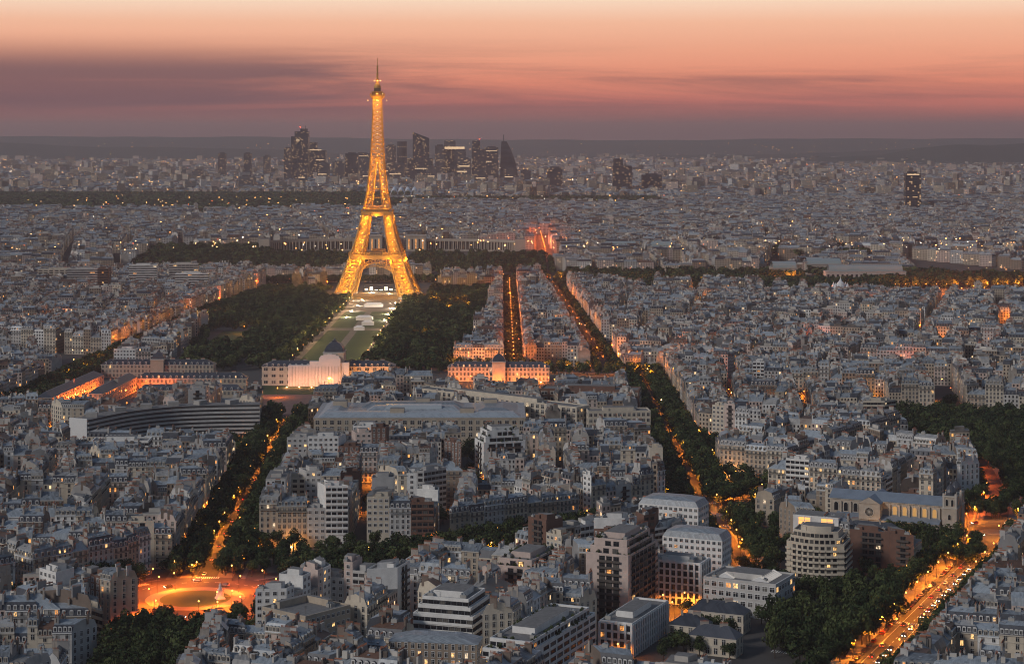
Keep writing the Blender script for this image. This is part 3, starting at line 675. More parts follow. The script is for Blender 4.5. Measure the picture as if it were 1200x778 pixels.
for x0, x1, y0, y1, m in ((-210, -184, 1890, 2235, 0), (-176, -150, 1890, 2235, 0), (-210, -184, 2265, 2470, 0), (-176, -150, 2265, 2470, 0), (-328, -286, 2052, 2228, 0)): mb.face([(x0, y0, .12), (x1, y0, .12), (x1, y1, .12), (x0, y1, .12)], m)
struct('lawn', mb.mesh('lawn', [LAWN]))
mb = MB(); mb.face([(-216, 1870, .04), (-142, 1870, .04), (-142, 2660, .04), (-216, 2660, .04)]); mb.face([(-262, 2660, .045), (-112, 2660, .045), (-112, 2800, .045), (-262, 2800, .045)]); struct('path', mb.mesh('path', [DIRT]))
mb = MB(); mb.face([(-262, 1690, .06), (-112, 1690, .06), (-112, 1748, .06), (-262, 1748, .06)]); struct('lawn', mb.mesh('lawn', [LAWN]))
mb = MB(); mb.face([(-232, 1548, .05), (-165, 1548, .05), (-150, 1690, .05), (-232, 1690, .05)]); struct('square', mb.mesh('square', [mat('red gravel', (.20, .12, .10), .95, var=.3, scale=.1)]))
mb = MB(); mb.face([(-400, 1540, .03), (-300, 1540, .03), (-225, 1740, .03), (-410, 1800, .03)]); struct('yard', mb.mesh('yard', [PAVE]))
mb = MB(); strip(mb, [(-900, 2905), (-420, 3010), (60, 3050), (800, 2930)], -62, 62, .09); struct('river', mb.mesh('river', [WATER]))
mb = MB(); mb.face([(-235, 3075, .14), (-165, 3075, .14), (-165, 3140, 2), (-235, 3140, 2)]); mb.face([(-232, 3140, 2.2), (-172, 3140, 2.2), (-178, 3385, 20.2), (-236, 3385, 20.2)]); struct('esplanade', mb.mesh('esplanade', [PAVE]))
HILL = mat('wooded hills', (.05, .06, .045), .95, var=.4, scale=.004)
def hill(y0, prof, dy, seed):
    r = random.Random(seed); mb = MB(); n = 120; X0, X1 = prof[0][0], prof[-1][0]
    ph = [r.uniform(0, 6.28) for _ in range(5)]
    def top(x):
        for (a, h0), (b, h1) in zip(prof, prof[1:]):
            if a <= x <= b: h = h0 + (h1 - h0) * smooth(a, b, x); break
        return h + 5 * math.sin(x / 420 + ph[0]) + 3 * math.sin(x / 170 + ph[1]) + 1.5 * math.sin(x / 61 + ph[2])
    for i in range(n):
        xa, xb = X0 + (X1 - X0) * i / n, X0 + (X1 - X0) * (i + 1) / n
        for j in range(8):
            f = lambda k: math.sin(math.pi / 2 * min(1, k / 5)) if k < 6 else 1 - (k - 5) / 3 * .5
            mb.face([(xa, y0 + dy * j, 19 + (top(xa) - 19) * f(j)), (xb, y0 + dy * j, 19 + (top(xb) - 19) * f(j)), (xb, y0 + dy * (j + 1), 19 + (top(xb) - 19) * f(j + 1)), (xa, y0 + dy * (j + 1), 19 + (top(xa) - 19) * f(j + 1))])
    struct('hill', mb.mesh('hill', [HILL]))
hill(17000, [(-8500, 178), (-5200, 186), (-3600, 188), (-1500, 172), (400, 150), (2200, 158), (4200, 170), (8500, 165)], 650, 1)
hill(13800, [(-8500, 140), (-4200, 150), (-2900, 118), (-900, 60), (700, 40), (2300, 70), (3600, 120), (8500, 110)], 300, 2)
hill(11800, [(-600, 24), (1600, 30), (2300, 70), (3000, 140), (3700, 168), (5200, 150)], 260, 3)
# ------------------------------------------------------------------ shared small parts
def win_mesh(name, glass, frame, tall=True):
    mb = MB(); wd, ht = (1.3, 2.15) if tall else (1.7, 1.6)
    a, b = wd / 2, ht / 2
    for x0, x1, z0, z1 in ((-a - .14, -a, -b, b), (a, a + .14, -b, b), (-a - .2, a + .2, b, b + .2), (-a - .2, a + .2, -b - .14, -b)):
        mb.prism([(x0, -.13), (x1, -.13), (x1, .02), (x0, .02)], z0, z1, 1, 1, bottom=True)
    mb.face([(-a, -.03, -b), (a, -.03, -b), (a, -.03, b), (-a, -.03, b)], 0)
    mb.prism([(-.045, -.07), (.045, -.07), (.045, -.02), (-.045, -.02)], -b, b, 2, 2)
    mb.prism([(-a, -.065), (a, -.065), (a, -.02), (-a, -.02)], b * .35, b * .35 + .08, 2, 2)
    return mb.mesh(name, [glass, frame, WHITE if frame is not DARK else DARK])
WIN = {}
def win(tall, g, fr):
    k = (tall, g.name, fr.name)
    if k not in WIN: WIN[k] = win_mesh('window', g, fr, tall)
    return WIN[k]
def dormer_mesh(glass, zinc):
    mb = MB(); q = [(-.75, -.05), (.75, -.05), (.75, 1.5), (-.75, 1.5)]; mb.prism(q, 0, 1.75, 0, 1)
    for i in range(6):           # little arched zinc hood
        a0, a1 = math.pi * i / 6, math.pi * (i + 1) / 6
        p = [(-.9 * math.cos(a0), .55 * math.sin(a0)), (-.9 * math.cos(a1), .55 * math.sin(a1))]
        mb.face([(p[0][0], -.15, 1.75 + p[0][1]), (p[0][0], 1.6, 1.75 + p[0][1]), (p[1][0], 1.6, 1.75 + p[1][1]), (p[1][0], -.15, 1.75 + p[1][1])], 1)
        mb.face([(0, -.12, 1.75), (p[1][0], -.12, 1.75 + p[1][1]), (p[0][0], -.12, 1.75 + p[0][1])], 0)
    mb.face([(-.5, -.08, .2), (.5, -.08, .2), (.5, -.08, 1.65), (-.5, -.08, 1.65)], 2)
    mb.prism([(-.04, -.12), (.04, -.12), (.04, -.07), (-.04, -.07)], .2, 1.65, 3, 3)
    return mb.mesh('dormer', [TRIM if zinc else WHITE, ZINC if zinc else SLATE, glass, WHITE])
DORM = [dormer_mesh(g, z) for z in (True, False) for g in (GLASS, GLASS2, WARM, WARM2)]
def chim_mesh(length, npots, st):
    mb = MB(); mb.prism([(-.38, -length / 2), (.38, -length / 2), (.38, length / 2), (-.38, length / 2)], 0, 4.2, 0, 0)
    mb.prism([(-.48, -length / 2 - .1), (.48, -length / 2 - .1), (.48, length / 2 + .1), (-.48, length / 2 + .1)], 4.2, 4.4, 0, 0, bottom=True)
    for i in range(npots):
        y = -length / 2 + length * (i + .5) / npots; mb.lathe([(.17, 4.4), (.13, 5.15)], 6, 1, 0, y); mb.face([(.13 * math.cos(k * 1.047), y + .13 * math.sin(k * 1.047), 5.15) for k in range(6)], 1)
    return mb.mesh('chimney', [st, POT])
CHIM = [chim_mesh(l, n, s) for l, n, s in ((2.2, 4, STACK), (3.6, 7, STACK), (3.0, 6, GABLE['brown']), (2.6, 5, GABLE['white']), (4.4, 8, GABLE['grey']))]
def roof_light():
    mb = MB(); mb.prism([(-.5, -.7), (.5, -.7), (.5, .7), (-.5, .7)], 0, .22, 0, 1); return mb.mesh('skylight', [ZINC, mat('roof glass', (.32, .36, .42), .15, spec=.6)])
SKYL = roof_light()
def aerial():
    mb = MB(); mb.beam((0, 0, 0), (0, 0, 3.2), .07); 
    for z in (2.3, 2.7, 3.1): mb.beam((-.6, 0, z), (.6, 0, z), .05)
    return mb.mesh('aerial', [RAIL])
AER = aerial()
def vent_mesh():
    mb = MB(); mb.box(0, 0, 0, 1.5, 1.3, .9, 0, 0); mb.box(.2, .1, 1.5, 1.9, .5, .5, 0, 1); mb.lathe([(.3, 1.5), (.3, 2.3), (0, 2.4)], 8, 1, -.8, 0); return mb.mesh('vent', [CONC, ZINC])
VENT = vent_mesh()
def leaf_cloud(n, seed, sz, flat=1.0, core=True, lo=.72):
    r = np.random.RandomState(seed); k = 11
    cc = r.normal(size=(k, 3)); cc /= np.linalg.norm(cc, axis=1)[:, None]; cc *= r.uniform(.3, .72, (k, 1)); cr = r.uniform(.3, .5, k)
    cc[0] = (0, 0, .1); cr[0] = .62
    i = r.choice(k, n, p=cr ** 2 / (cr ** 2).sum()); d = r.normal(size=(n, 3)); d /= np.linalg.norm(d, axis=1)[:, None]
    c = cc[i] + d * (cr[i] * r.uniform(lo, 1.08, n))[:, None]; c[:, 2] *= flat
    nn = d + r.normal(size=(n, 3)) * .55; nn /= np.linalg.norm(nn, axis=1)[:, None]
    a = np.cross(nn, r.normal(size=(n, 3))); a /= np.linalg.norm(a, axis=1)[:, None]; b = np.cross(nn, a); s = (sz * r.uniform(.6, 1.3, n))[:, None]
    a *= s; b *= s * .75
    v = np.stack([c - a, c - b * .8, c + a, c + b * .8], 1).reshape(-1, 3)
    return v
def tree_meshes():
    out_ = []
    for s in range(6):
        v = leaf_cloud(900, 40 + s, .115); me = bpy.data.meshes.new('crown'); raw_mesh(me, v, np.full(len(v) // 4, 4), np.zeros(len(v) // 4), None, np.full(len(v) // 4, .5)); me.materials.append(LEAF)
        mb = MB(); mb.lathe([(.3, 0), (.22, 3), (.16, 5.5), (.1, 7)], 7, 0)
        for k in range(4): a = k * 1.57 + s; mb.beam((0, 0, 3.4 + k * .5), (2.2 * math.cos(a), 2.2 * math.sin(a), 6.2 + k * .4), .16)
        out_.append((me, mb.mesh('trunk', [BARK])))
    return out_
TMESH = tree_meshes()
# ------------------------------------------------------------------ a house
def lerp2(a, b, t): return (a[0] + (b[0] - a[0]) * t, a[1] + (b[1] - a[1]) * t)
def geo(b, W, wm, gm, R, sm, zm, fm, detail):
    """walls into W, roof into R; detail 0 far, 1 middle (adds dormers and stacks as geometry)"""
    q, z0 = b['fp'], b['z0']; h = z0 + b['h']; t = b['t']; p0, p1, p2, p3 = q
    rk_ = b['t'] * 7.31 % 1; zm = zm[2] if rk_ < .07 else zm[1] if rk_ < .24 else zm[0]
    def wall(a, c, m):
        l = math.hypot(c[0] - a[0], c[1] - a[1]); k = max(1, round(l / 2.7)) * 2.7; vh = max(1, round(b['h'] / 3.15)) * 3.15
        W.face([(a[0], a[1], z0), (c[0], c[1], z0), (c[0], c[1], h), (a[0], a[1], h)], m, ((0, 0), (k, 0), (k, vh), (0, vh)), t)
    P = lambda s, d: lerp2(lerp2(p0, p1, s), lerp2(p3, p2, s), d)
    D = .5 * (math.hypot(p3[0] - p0[0], p3[1] - p0[1]) + math.hypot(p2[0] - p1[0], p2[1] - p1[1])); D = max(D, 3); Lf = math.hypot(p1[0] - p0[0], p1[1] - p0[1])
    if b['kind'] == 'modern':
        for i in range(4): wall(q[i], q[(i + 1) % 4], wm)
        c = b['c']; qi = [lerp2(p, c, .05) for p in q]
        R.prism(q, h, h + .25, gm, gm, t); R.taper(q, h + .25, q, h + 1.0, gm, fm, t)
        qq = [lerp2(p, c, .5) for p in q]; R.prism(qq, h + 1.0, h + 3.2, gm, fm, t)
        return
    wall(p0, p1, wm); wall(p2, p3, wm)
    gs = (wm if b.get('open3') and True and b.get('solo') else gm, wm if b.get('open1') and True and b.get('solo') else gm)
    a = min(.3, 1.5 / D); mh, rh = b['mh'], b['rh']
    if b['seed'] > .86: prof = [(0, h), (.5, h + D * .28), (1, h)]          # plain pitched roof
    else: prof = [(0, h), (a, h + mh), (.5, h + mh + rh), (1 - a, h + mh), (1, h)]
    for s, (u, v) in ((1, (p1, p2)), (0, (p3, p0))):
        pts = [(u[0], u[1], z0), (v[0], v[1], z0)] + [(*P(s, d), z) for d, z in (prof[::-1] if s else prof)]
        W.face(pts, gs[s], None, t)
    for i in range(len(prof) - 1):
        (d0, za), (d1, zb) = prof[i], prof[i + 1]; steep = len(prof) == 5 and i in (0, 3); l = math.hypot((d1 - d0) * D, zb - za)
        R.face([(*P(0, d0), za), (*P(1, d0), za), (*P(1, d1), zb), (*P(0, d1), zb)], (sm if b['slate'] else zm) if steep else zm, ((0, i * 5), (Lf, i * 5), (Lf, i * 5 + l), (0, i * 5 + l)), t)
    if detail:
        r = random.Random(b['seed']); n = max(1, int(Lf / 2.8))
        ang = math.atan2(p1[1] - p0[1], p1[0] - p0[0])
        if len(prof) == 5:
            for k in range(n):
                x, y = P((k + .5) / n, a * .45); R.box(x, y, h + .5, h + 2.3, .62, .8, ang, detail['d'], t)
        for s in (0.02, .98):
            for k in range(r.randint(1, 2)):
                x, y = P(s, r.uniform(.25, .75)); ln = r.uniform(1, 2)
                R.box(x, y, h + mh * .5, h + mh + rh + r.uniform(.6, 1.6), .4, ln, ang, gm, r.random()); R.box(x, y, h + mh + rh + 1.6, h + mh + rh + 2.1, .16, ln * .8, ang, detail['p'], t)
        for k in range(r.randint(1, 5)):
            x, y = P(r.random(), r.uniform(.25, .75)); R.box(x, y, h + mh * .8, h + mh + rh + r.uniform(.2, 1.4), .4 + r.random(), .6, ang, gm, r.choice([.05, .1, .9, 1]))
NWIN = [0]
def place_windows(root, A, B, zb, n_out, fl0, fl1, fh, sp, tall, frame, rr, lit, ht=1.0, wscale=1.0, lift=.56, budget=None):
    l = math.hypot(B[0] - A[0], B[1] - A[1]); n = int((l - .8) / sp)
    if n < 1: return
    fac = math.ceil(n * (fl1 - fl0) / max(budget[0], 20)) if l > 30 else 1
    if fac > 1: sp *= fac; wscale *= fac * 1.08; n = max(1, int((l - .8) / sp))
    rz = math.atan2(B[1] - A[1], B[0] - A[0]); o = root.location
    for f in range(fl1 - 1, fl0 - 1, -1):
        z = zb + (f + lift) * fh
        for k in range(n):
            p = lerp2(A, B, (k + .5) / n)
            if budget[0] <= 0: return
            if not seen((p[0], p[1], z), n_out): continue
            x = rr.random(); g = (WARM if x < lit * .45 else WARM2 if x < lit * .8 else WARM3) if x < lit else GLASS2 if x > .8 else GLASS
            part(root, 'window', win(tall, g, frame), (p[0] - o.x, p[1] - o.y, z - o.z), rz, (wscale, 1, ht)); budget[0] -= 1; NWIN[0] += 1
def balcony(root, A, B, z, depth, frame, solid):
    l = math.hypot(B[0] - A[0], B[1] - A[1]); u = ((B[0] - A[0]) / l, (B[1] - A[1]) / l); n = (u[1], -u[0]); o = root.location; mb = MB()
    q = lambda s, d: (A[0] + u[0] * s + n[0] * d, A[1] + u[1] * s + n[1] * d)
    e = .12
    mb.prism([q(e, .0), q(e, depth), q(l - e, depth), q(l - e, .0)][::-1], z - .2, z, 0, 0, bottom=True)
    if solid: mb.prism([q(e, depth - .12), q(e, depth + .02), q(l - e, depth + .02), q(l - e, depth - .12)][::-1], z, z + .95, 0, 0)
    else:
        for zz_ in (.1, .95): mb.prism([q(e, depth - .08), q(e, depth), q(l - e, depth), q(l - e, depth - .08)][::-1], z + zz_ - .05, z + zz_ + .05, 1, 1, bottom=True)
        k = int(l / .34)
        for i in range(k): s = e + (l - 2 * e) * (i + .5) / k; mb.prism([q(s - .05, depth - .06), q(s - .05, depth), q(s + .05, depth), q(s + .05, depth - .06)][::-1], z + .05, z + .9, 1, 1)
    part(root, 'balcony', mb.mesh('balcony', [frame, RAIL], tuple(o)))
def facing(A, B):
    n = Vector((B[1] - A[1], -(B[0] - A[0]))).normalized(); c = ((A[0] + B[0]) / 2, (A[1] + B[1]) / 2)
    return (n.x, n.y), (n.x * -c[0] + n.y * -c[1]) > 0
def roof_bits(root, roof, b, pts, rr):
    o = root.location
    for (x, y, z), me, nm, rz in pts: part(roof, nm, me, (x - o.x, y - o.y, z - o.z), rz)
def build_haus(b, root):
    rr = random.Random(b['seed']); q = b['fp']; z0 = b['z0']; h = z0 + b['h']; o = tuple(root.location); fh = b['h'] / b['fl']
    W, Rf = MB(), MB(); geo(b, W, 0, 1, Rf, 0, (1, 3, 4), 2, 0); p0, p1, p2, p3 = q
    frame = TRIM if b['wall'] not in ('white', 'pale grey') else WHITE
    for A, B in ((p0, p1), (p2, p3)):               # cornice, string courses
        l = math.hypot(B[0] - A[0], B[1] - A[1]); u = ((B[0] - A[0]) / l, (B[1] - A[1]) / l); n = (u[1], -u[0])
        for z, th, dp in ((h - .45, .42, .42), (z0 + fh * 1.02, .3, .2), (z0 + fh * (b['fl'] - 1), .25, .18)):
            W.prism([A, B, (B[0] + n[0] * dp, B[1] + n[1] * dp), (A[0] + n[0] * dp, A[1] + n[1] * dp)][::-1], z, z + th, 2, 2, bottom=True)
    part(root, 'wall', W.mesh('wall', [MATS['wall ' + b['wall']], GABLE[b['gab']], frame], o))
    roof = part(root, 'roof', Rf.mesh('roof', [SLATE, ZINC, FLAT, ZINCW, TILE], o))
    P = lambda s, d: lerp2(lerp2(p0, p1, s), lerp2(p3, p2, s), d)
    D = max(3, math.hypot((p3[0] + p2[0] - p0[0] - p1[0]) / 2, (p3[1] + p2[1] - p0[1] - p1[1]) / 2)); Lf = math.hypot(p1[0] - p0[0], p1[1] - p0[1]); a = min(.3, 1.5 / D); mh, rh = b['mh'], b['rh']
    bits = []; mans = b['seed'] <= .86; zi = 0 if (not b['slate']) else 4
    if mans:
        for A, B, d0, sgn in ((p0, p1, .18, 1), (p2, p3, 1 - .18, -1)):
            nrm, fc = facing(A, B)
            if not fc: continue
            n = int(Lf / 2.75); ang = math.atan2(B[1] - A[1], B[0] - A[0]); dd = a * .12 if sgn > 0 else 1 - a * .12
            for k in range(n):
                x, y = P((k + .5) / n, dd)
                if seen((x, y, h + 1.4), nrm): bits.append(((x, y, h + .35), DORM[zi + (rr.choices([0, 1, 2, 3], [72, 24, 2, 2])[0])], 'dormer', ang))
    ang = math.atan2(p1[1] - p0[1], p1[0] - p0[0])
    top = h + (mh + rh if mans else D * .28)
    for s in (min(.5, .55 / Lf), 1 - min(.5, .55 / Lf)):
        for k in range(rr.choice([1, 2, 2])):
            x, y = P(s, rr.uniform(.2, .45) if k == 0 else rr.uniform(.55, .8)); bits.append(((x, y, top - 3.1 + rr.uniform(-.3, .6)), rr.choice(CHIM), 'chimney', ang))
    for k in range(rr.randint(2, 5)):
        d = rr.choice([rr.uniform(.24, .4), rr.uniform(.6, .76)]); x, y = P(rr.uniform(.12, .88), d); bits.append(((x, y, h + mh + rh * (1 - abs(d - .5) / (.5 - a)) if mans else h + D * .56 * min(d, 1 - d) + .02), SKYL, 'skylight', ang))
    if rr.random() < .45: x, y = P(rr.uniform(.2, .8), .5); bits.append(((x, y, top - .1), AER, 'aerial', ang + rr.random()))
    if rr.random() < .55: x, y = P(rr.uniform(.3, .7), .5); bits.append(((x, y, top - .4), VENT, 'vent', ang))
    roof_bits(root, roof, b, bits, rr)
    budget = [96]; lit = rr.choice([.01, .03, .05, .09])
    for A, B, front in ((p0, p1, True), (p2, p3, False)) + (((p1, p2, False),) if b.get('open1') else ()) + (((p3, p0, False),) if b.get('open3') else ()):
        nrm, fc = facing(A, B)
        if not fc: continue
        place_windows(root, A, B, z0, nrm, 0, b['fl'], fh, 2.55 if front else 3.1, True, frame, rr, lit, ht=min(1.05, fh / 3.15), budget=budget)
        if front:
            for f in (2, b['fl'] - 1):
                if f >= 2 and seen((*lerp2(A, B, .5), z0 + f * fh + .6), nrm): balcony(root, A, B, z0 + f * fh + .12, .75, frame, False)
def build_modern(b, root):
    rr = random.Random(b['seed']); q = b['fp']; z0 = b['z0']; h = z0 + b['h']; o = tuple(root.location); fl = b['fl']; fh = b['h'] / fl
    st = b.get('style') or ['bands', 'grid', 'balcony', 'grid'][int(b['seed'] * 97) % 4]; wm = MATS['wall ' + b['wall']]; c = b['c']; lit = b.get('lit', rr.choice([.01, .03, .05]))
    W, Rf = MB(), MB(); shape = [q]
    if st == 'round':
        a, b_, c_, d_ = q; n = 10; arc = []
        for i in range(n + 1):
            t = i / n; p = lerp2(a, b_, t); bul = math.sin(math.pi * t) * 4.5; nx, ny = (b_[1] - a[1]), -(b_[0] - a[0]); l = math.hypot(nx, ny); arc.append((p[0] + nx / l * (bul - 2), p[1] + ny / l * (bul - 2)))
        q = arc + [c_, d_]
    steps = b.get('steps', 0); lev = [(q, z0, h)]
    for s in range(steps):
        qq, _, zt_ = lev[-1]; lev.append(([lerp2(p, c, .12) for p in qq], zt_, zt_ + fh))
    for k, (qq, za, zb) in enumerate(lev): W.prism(qq, za, zb, 0, 0)
    part(root, 'wall', W.mesh('wall', [wm], o)); qq, za, zb = lev[-1]
    if b.get('mansard'):
        q1 = [lerp2(p, c, .12) for p in qq]; q2 = [lerp2(p, c, .55) for p in qq]; Rf.taper(qq, zb + .02, q1, zb + 2.9, 1, 1); Rf.taper(q1, zb + 2.9, q2, zb + 4.3, 1, 1)
        roof = part(root, 'roof', Rf.mesh('roof', [FLAT, ZINC, CONC], o))
    elif b.get('zinc'):
        Rf.taper([lerp2(p, c, -.03) for p in qq], zb + .02, [lerp2(p, c, .45) for p in qq], zb + 2.4, 1, 1); roof = part(root, 'roof', Rf.mesh('roof', [FLAT, ZINC, CONC], o))
    elif b.get('bigroof'):
        roof = big_roof(b, root)
    else:
        for q_, za_, zb_ in lev:
            for i in range(len(q_)):
                A, B = q_[i], q_[(i + 1) % len(q_)]; Rf.prism([A, B, lerp2(B, c, .035), lerp2(A, c, .035)], zb_ + .02, zb_ + .85, 2, 2)
            Rf.face([(x, y, zb_ + .1) for x, y in [lerp2(p, c, .03) for p in q_]], 0)
        roof = part(root, 'roof', Rf.mesh('roof', [FLAT, ZINC, wm], o))
    wd = math.hypot(qq[1][0] - qq[0][0], qq[1][1] - qq[0][1]); e = Vector((q[1][0] - q[0][0], q[1][1] - q[0][1])).normalized(); ang = math.atan2(e.y, e.x)
    if not (b.get('mansard') or b.get('bigroof') or b.get('zinc')):
        if b.get('parapet'):
            Ph = MB(); 
            for sx, sy, hx, hy in ((-.0, .62, .72, .1), (.62, 0, .1, .5)): Ph.box(c[0] + (e.x * sx - e.y * sy) * 13, c[1] + (e.y * sx + e.x * sy) * 13, zb + .1, zb + 3, hx * 13, hy * 13, ang, 0, mt=1)
        else:
            Ph = MB(); Ph.prism([lerp2(p, c, .5) for p in q], zb + .1, zb + 2.8, 0, 1); x = lerp2(q[0], c, .6); Ph.box(x[0], x[1], zb + .1, zb + 2.2, 1.6, 1.6, ang, 0, mt=1)
        part(root, 'penthouse', Ph.mesh('penthouse', [wm, FLAT], o))
        for k in range(3 if b['kind'] == 'hand' else 2):
            p = lerp2(rr.choice(q), c, rr.uniform(.25, .5)); part(roof, 'vent', VENT, (p[0] - o[0], p[1] - o[1], zb + .1 - o[2]), ang + rr.choice([0, 1.57]))
        if rr.random() < .6: p = lerp2(rr.choice(q), c, .4); part(roof, 'aerial', AER, (p[0] - o[0], p[1] - o[1], zb + .1 - o[2]), rr.random())
    if b.get('plants'):
        for q_, za_, zb_ in lev:
            for i in range(4):
                A, B = lerp2(q_[i], c, .07), lerp2(q_[(i + 1) % 4], c, .07); n = int(math.hypot(B[0] - A[0], B[1] - A[1]) / 3.2)
                for k in range(n):
                    if rr.random() < .55: p = lerp2(A, B, (k + .5) / n); s = rr.uniform(.7, 1.5); part(root, 'planter', PLANT, (p[0] - o[0], p[1] - o[1], zb_ + .15 - o[2]), rr.random() * 6, (s, s, s * rr.uniform(.6, 1.2)))
    if b.get('skylight'):
        for s in (-.24, .24):
            mb = MB(); u, v = e, Vector((-e.y, e.x)); m0 = Vector(c) + u * (s * 36); hx, hy = 4.2, 9.5
            A = [tuple(m0 + u * x * hx + v * y * hy) for x, y in ((-1, -1), (1, -1), (1, 1), (-1, 1))]; r0, r1 = tuple(m0 - v * hy), tuple(m0 + v * hy)
            zr = zb + .3; mb.face([(*A[0], zr), (*r0, zr + 2), (*r1, zr + 2), (*A[3], zr)], 0); mb.face([(*r0, zr + 2), (*A[1], zr), (*A[2], zr), (*r1, zr + 2)], 0)
            mb.face([(*A[0], zr), (*A[1], zr), (*r0, zr + 2)], 1); mb.face([(*A[2], zr), (*A[3], zr), (*r1, zr + 2)], 1)
            for k in range(9):
                for X in (A[0], A[1]):
                    f = v * (k / 8 * 2 * hy); mb.beam((X[0] + f.x, X[1] + f.y, zr + .05), (r0[0] + f.x, r0[1] + f.y, zr + 2.05), .16, 1)
            part(roof, 'rooflight', mb.mesh('rooflight', [mat('lit milk glass', (.7, .66, .6), .4, emit=(1, .85, .68), es=.28), WHITE], o))
    budget = [99]
    for k, (qq, za, zb) in enumerate(lev):
        nf = max(1, round((zb - za) / fh))
        for i in range(len(qq)):
            A, B = qq[i], qq[(i + 1) % len(qq)]; nrm, fc = facing(A, B); l = math.hypot(B[0] - A[0], B[1] - A[1])
            if not fc or l < 1.5: continue
            dk = DARK if st in ('bands', 'balcony', 'ribs', 'round') else WHITE
            if b['kind'] == 'modern' and i in (1, 3) and not b.get('open%d' % i): continue
            if st == 'round' and l < 6: place_windows(root, A, B, za, nrm, 0, nf, fh, max(1.2, l - .85), False, dk, rr, lit, ht=.9, wscale=.95, budget=budget)
            elif st in ('bands', 'round'): place_windows(root, A, B, za, nrm, 0, nf, fh, 2.5 if l < 60 else 3.4, False, dk, rr, lit, ht=.9, wscale=1.25, lift=.55, budget=budget)
            elif st == 'balcony': place_windows(root, lerp2(A, B, .3 if l < 24 else .1), lerp2(A, B, .8 if l < 24 else .92), za, nrm, 0, nf, fh, 3.1 if l < 24 else 4.6, True, dk, rr, lit, ht=1.0, wscale=1.75 if l < 24 else 2.9, lift=.5, budget=budget)
            elif st == 'ribs': place_windows(root, A, B, za, nrm, 0, nf, fh, 2.8, False, dk, rr, lit, ht=1.25, wscale=1.1, lift=.52, budget=budget)
            elif st == 'wide': place_windows(root, A, B, za, nrm, 0, nf, fh, 3.3, False, WHITE, rr, lit, ht=1.35, wscale=1.35, lift=.5, budget=budget)
            elif st == 'square': place_windows(root, A, B, za, nrm, 0 if l < 100 else nf - 3, nf, fh, 3.3 if l < 100 else 5, False, TRIM, rr, lit, ht=1.4 if l < 100 else 1.7, wscale=1.1 if l < 100 else 1.5, lift=.5, budget=budget)
            else: place_windows(root, A, B, za, nrm, 0, nf, fh, 2.7, b['wall'] in ('tan', 'brown brick'), WHITE, rr, lit, ht=.95, wscale=.9, budget=budget)
            if k == 0 or st != 'round':
                for f in range(nf):
                    if st in ('bands', 'balcony', 'round') and l > 5 and seen((*lerp2(A, B, .5), za + f * fh + .8), nrm) and (st != 'balcony' or f > 0) or (st == 'round' and f > 0 and l > 1.5):
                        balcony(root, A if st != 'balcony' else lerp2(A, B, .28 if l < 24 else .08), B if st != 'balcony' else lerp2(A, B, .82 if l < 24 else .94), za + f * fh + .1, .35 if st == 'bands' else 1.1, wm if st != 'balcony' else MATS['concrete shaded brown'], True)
            if st == 'ribs' and k == 0:
                n = int(l / 2.8); u = ((B[0] - A[0]) / l, (B[1] - A[1]) / l)
                for j in range(n + 1):
                    p = lerp2(A, B, min(max(j / n, .01), .99))
                    if seen((p[0] + nrm[0] * .5, p[1] + nrm[1] * .5, zb - 3), nrm):
                        mb = MB(); mb.box(p[0] + nrm[0] * .25, p[1] + nrm[1] * .25, za + .2, zb + .3, .5, .4, math.atan2(u[1], u[0]), 0); part(root, 'rib', mb.mesh('rib', [WHITE], o))
def big_roof(b, root):
    c = b['c']; q = b['fp']; z = b['z0'] + b['h'] + .02; o = tuple(root.location); mb = MB()
    mb.prism([lerp2(p, c, -.006) for p in q], z, z + 1, 0, 1)
    for x0, x1, y0, y1, hh in ((-72, 72, -36, -20, 3), (-72, -54, -20, 37, 2.6), (-40, 30, -14, 6, 4), (36, 70, -18, 36, 3), (-45, 30, 14, 36, 3)):
        A = [(c[0] + x, c[1] + y) for x, y in ((x0, y0), (x1, y0), (x1, y1), (x0, y1))]; m = ((A[0][0] + A[2][0]) / 2, (A[0][1] + A[2][1]) / 2)
        sx, sy = (x1 - x0) / 2, (y1 - y0) / 2; ins = min(sx, sy) * .62
        B = [(m[0] + X * (sx - ins), m[1] + Y * (sy - ins)) for X, Y in ((-1, -1), (1, -1), (1, 1), (-1, 1))]; mb.taper(A, z + 1, B, z + 1 + hh, 1, 1, RNG.random())
    for x, y in ((-16, -28), (34, -28), (-60, 10), (50, 20), (0, 25)): mb.box(c[0] + x, c[1] + y, z + 2, z + 6.5, 5, 4, 0, 0, mt=2)
    mb.box(c[0] - 5, c[1] - 8, z + 3, z + 6.2, 20, 2.4, 0, 3, mt=3)
    return part(root, 'roof', mb.mesh('roof', [MATS['wall beige'], ZINC, FLAT, mat('roof glass pale', (.5, .55, .58), .2)], o))
def hip(mb, q, z, hh, m=0):
    c = (sum(p[0] for p in q) / 4, sum(p[1] for p in q) / 4); ex = Vector((q[1][0] - q[0][0], q[1][1] - q[0][1])); ey = Vector((q[3][0] - q[0][0], q[3][1] - q[0][1]))
    lx, ly = ex.length, ey.length; k = min(lx, ly) * .46; ex.normalize(); ey.normalize()
    B = [(c[0] + ex.x * sx * (lx / 2 - k) + ey.x * sy * (ly / 2 - k), c[1] + ex.y * sx * (lx / 2 - k) + ey.y * sy * (ly / 2 - k)) for sx, sy in ((-1, -1), (1, -1), (1, 1), (-1, 1))]
    mb.taper([lerp2(p, c, -.01) for p in q], z, B, z + hh, m, m, RNG.random())
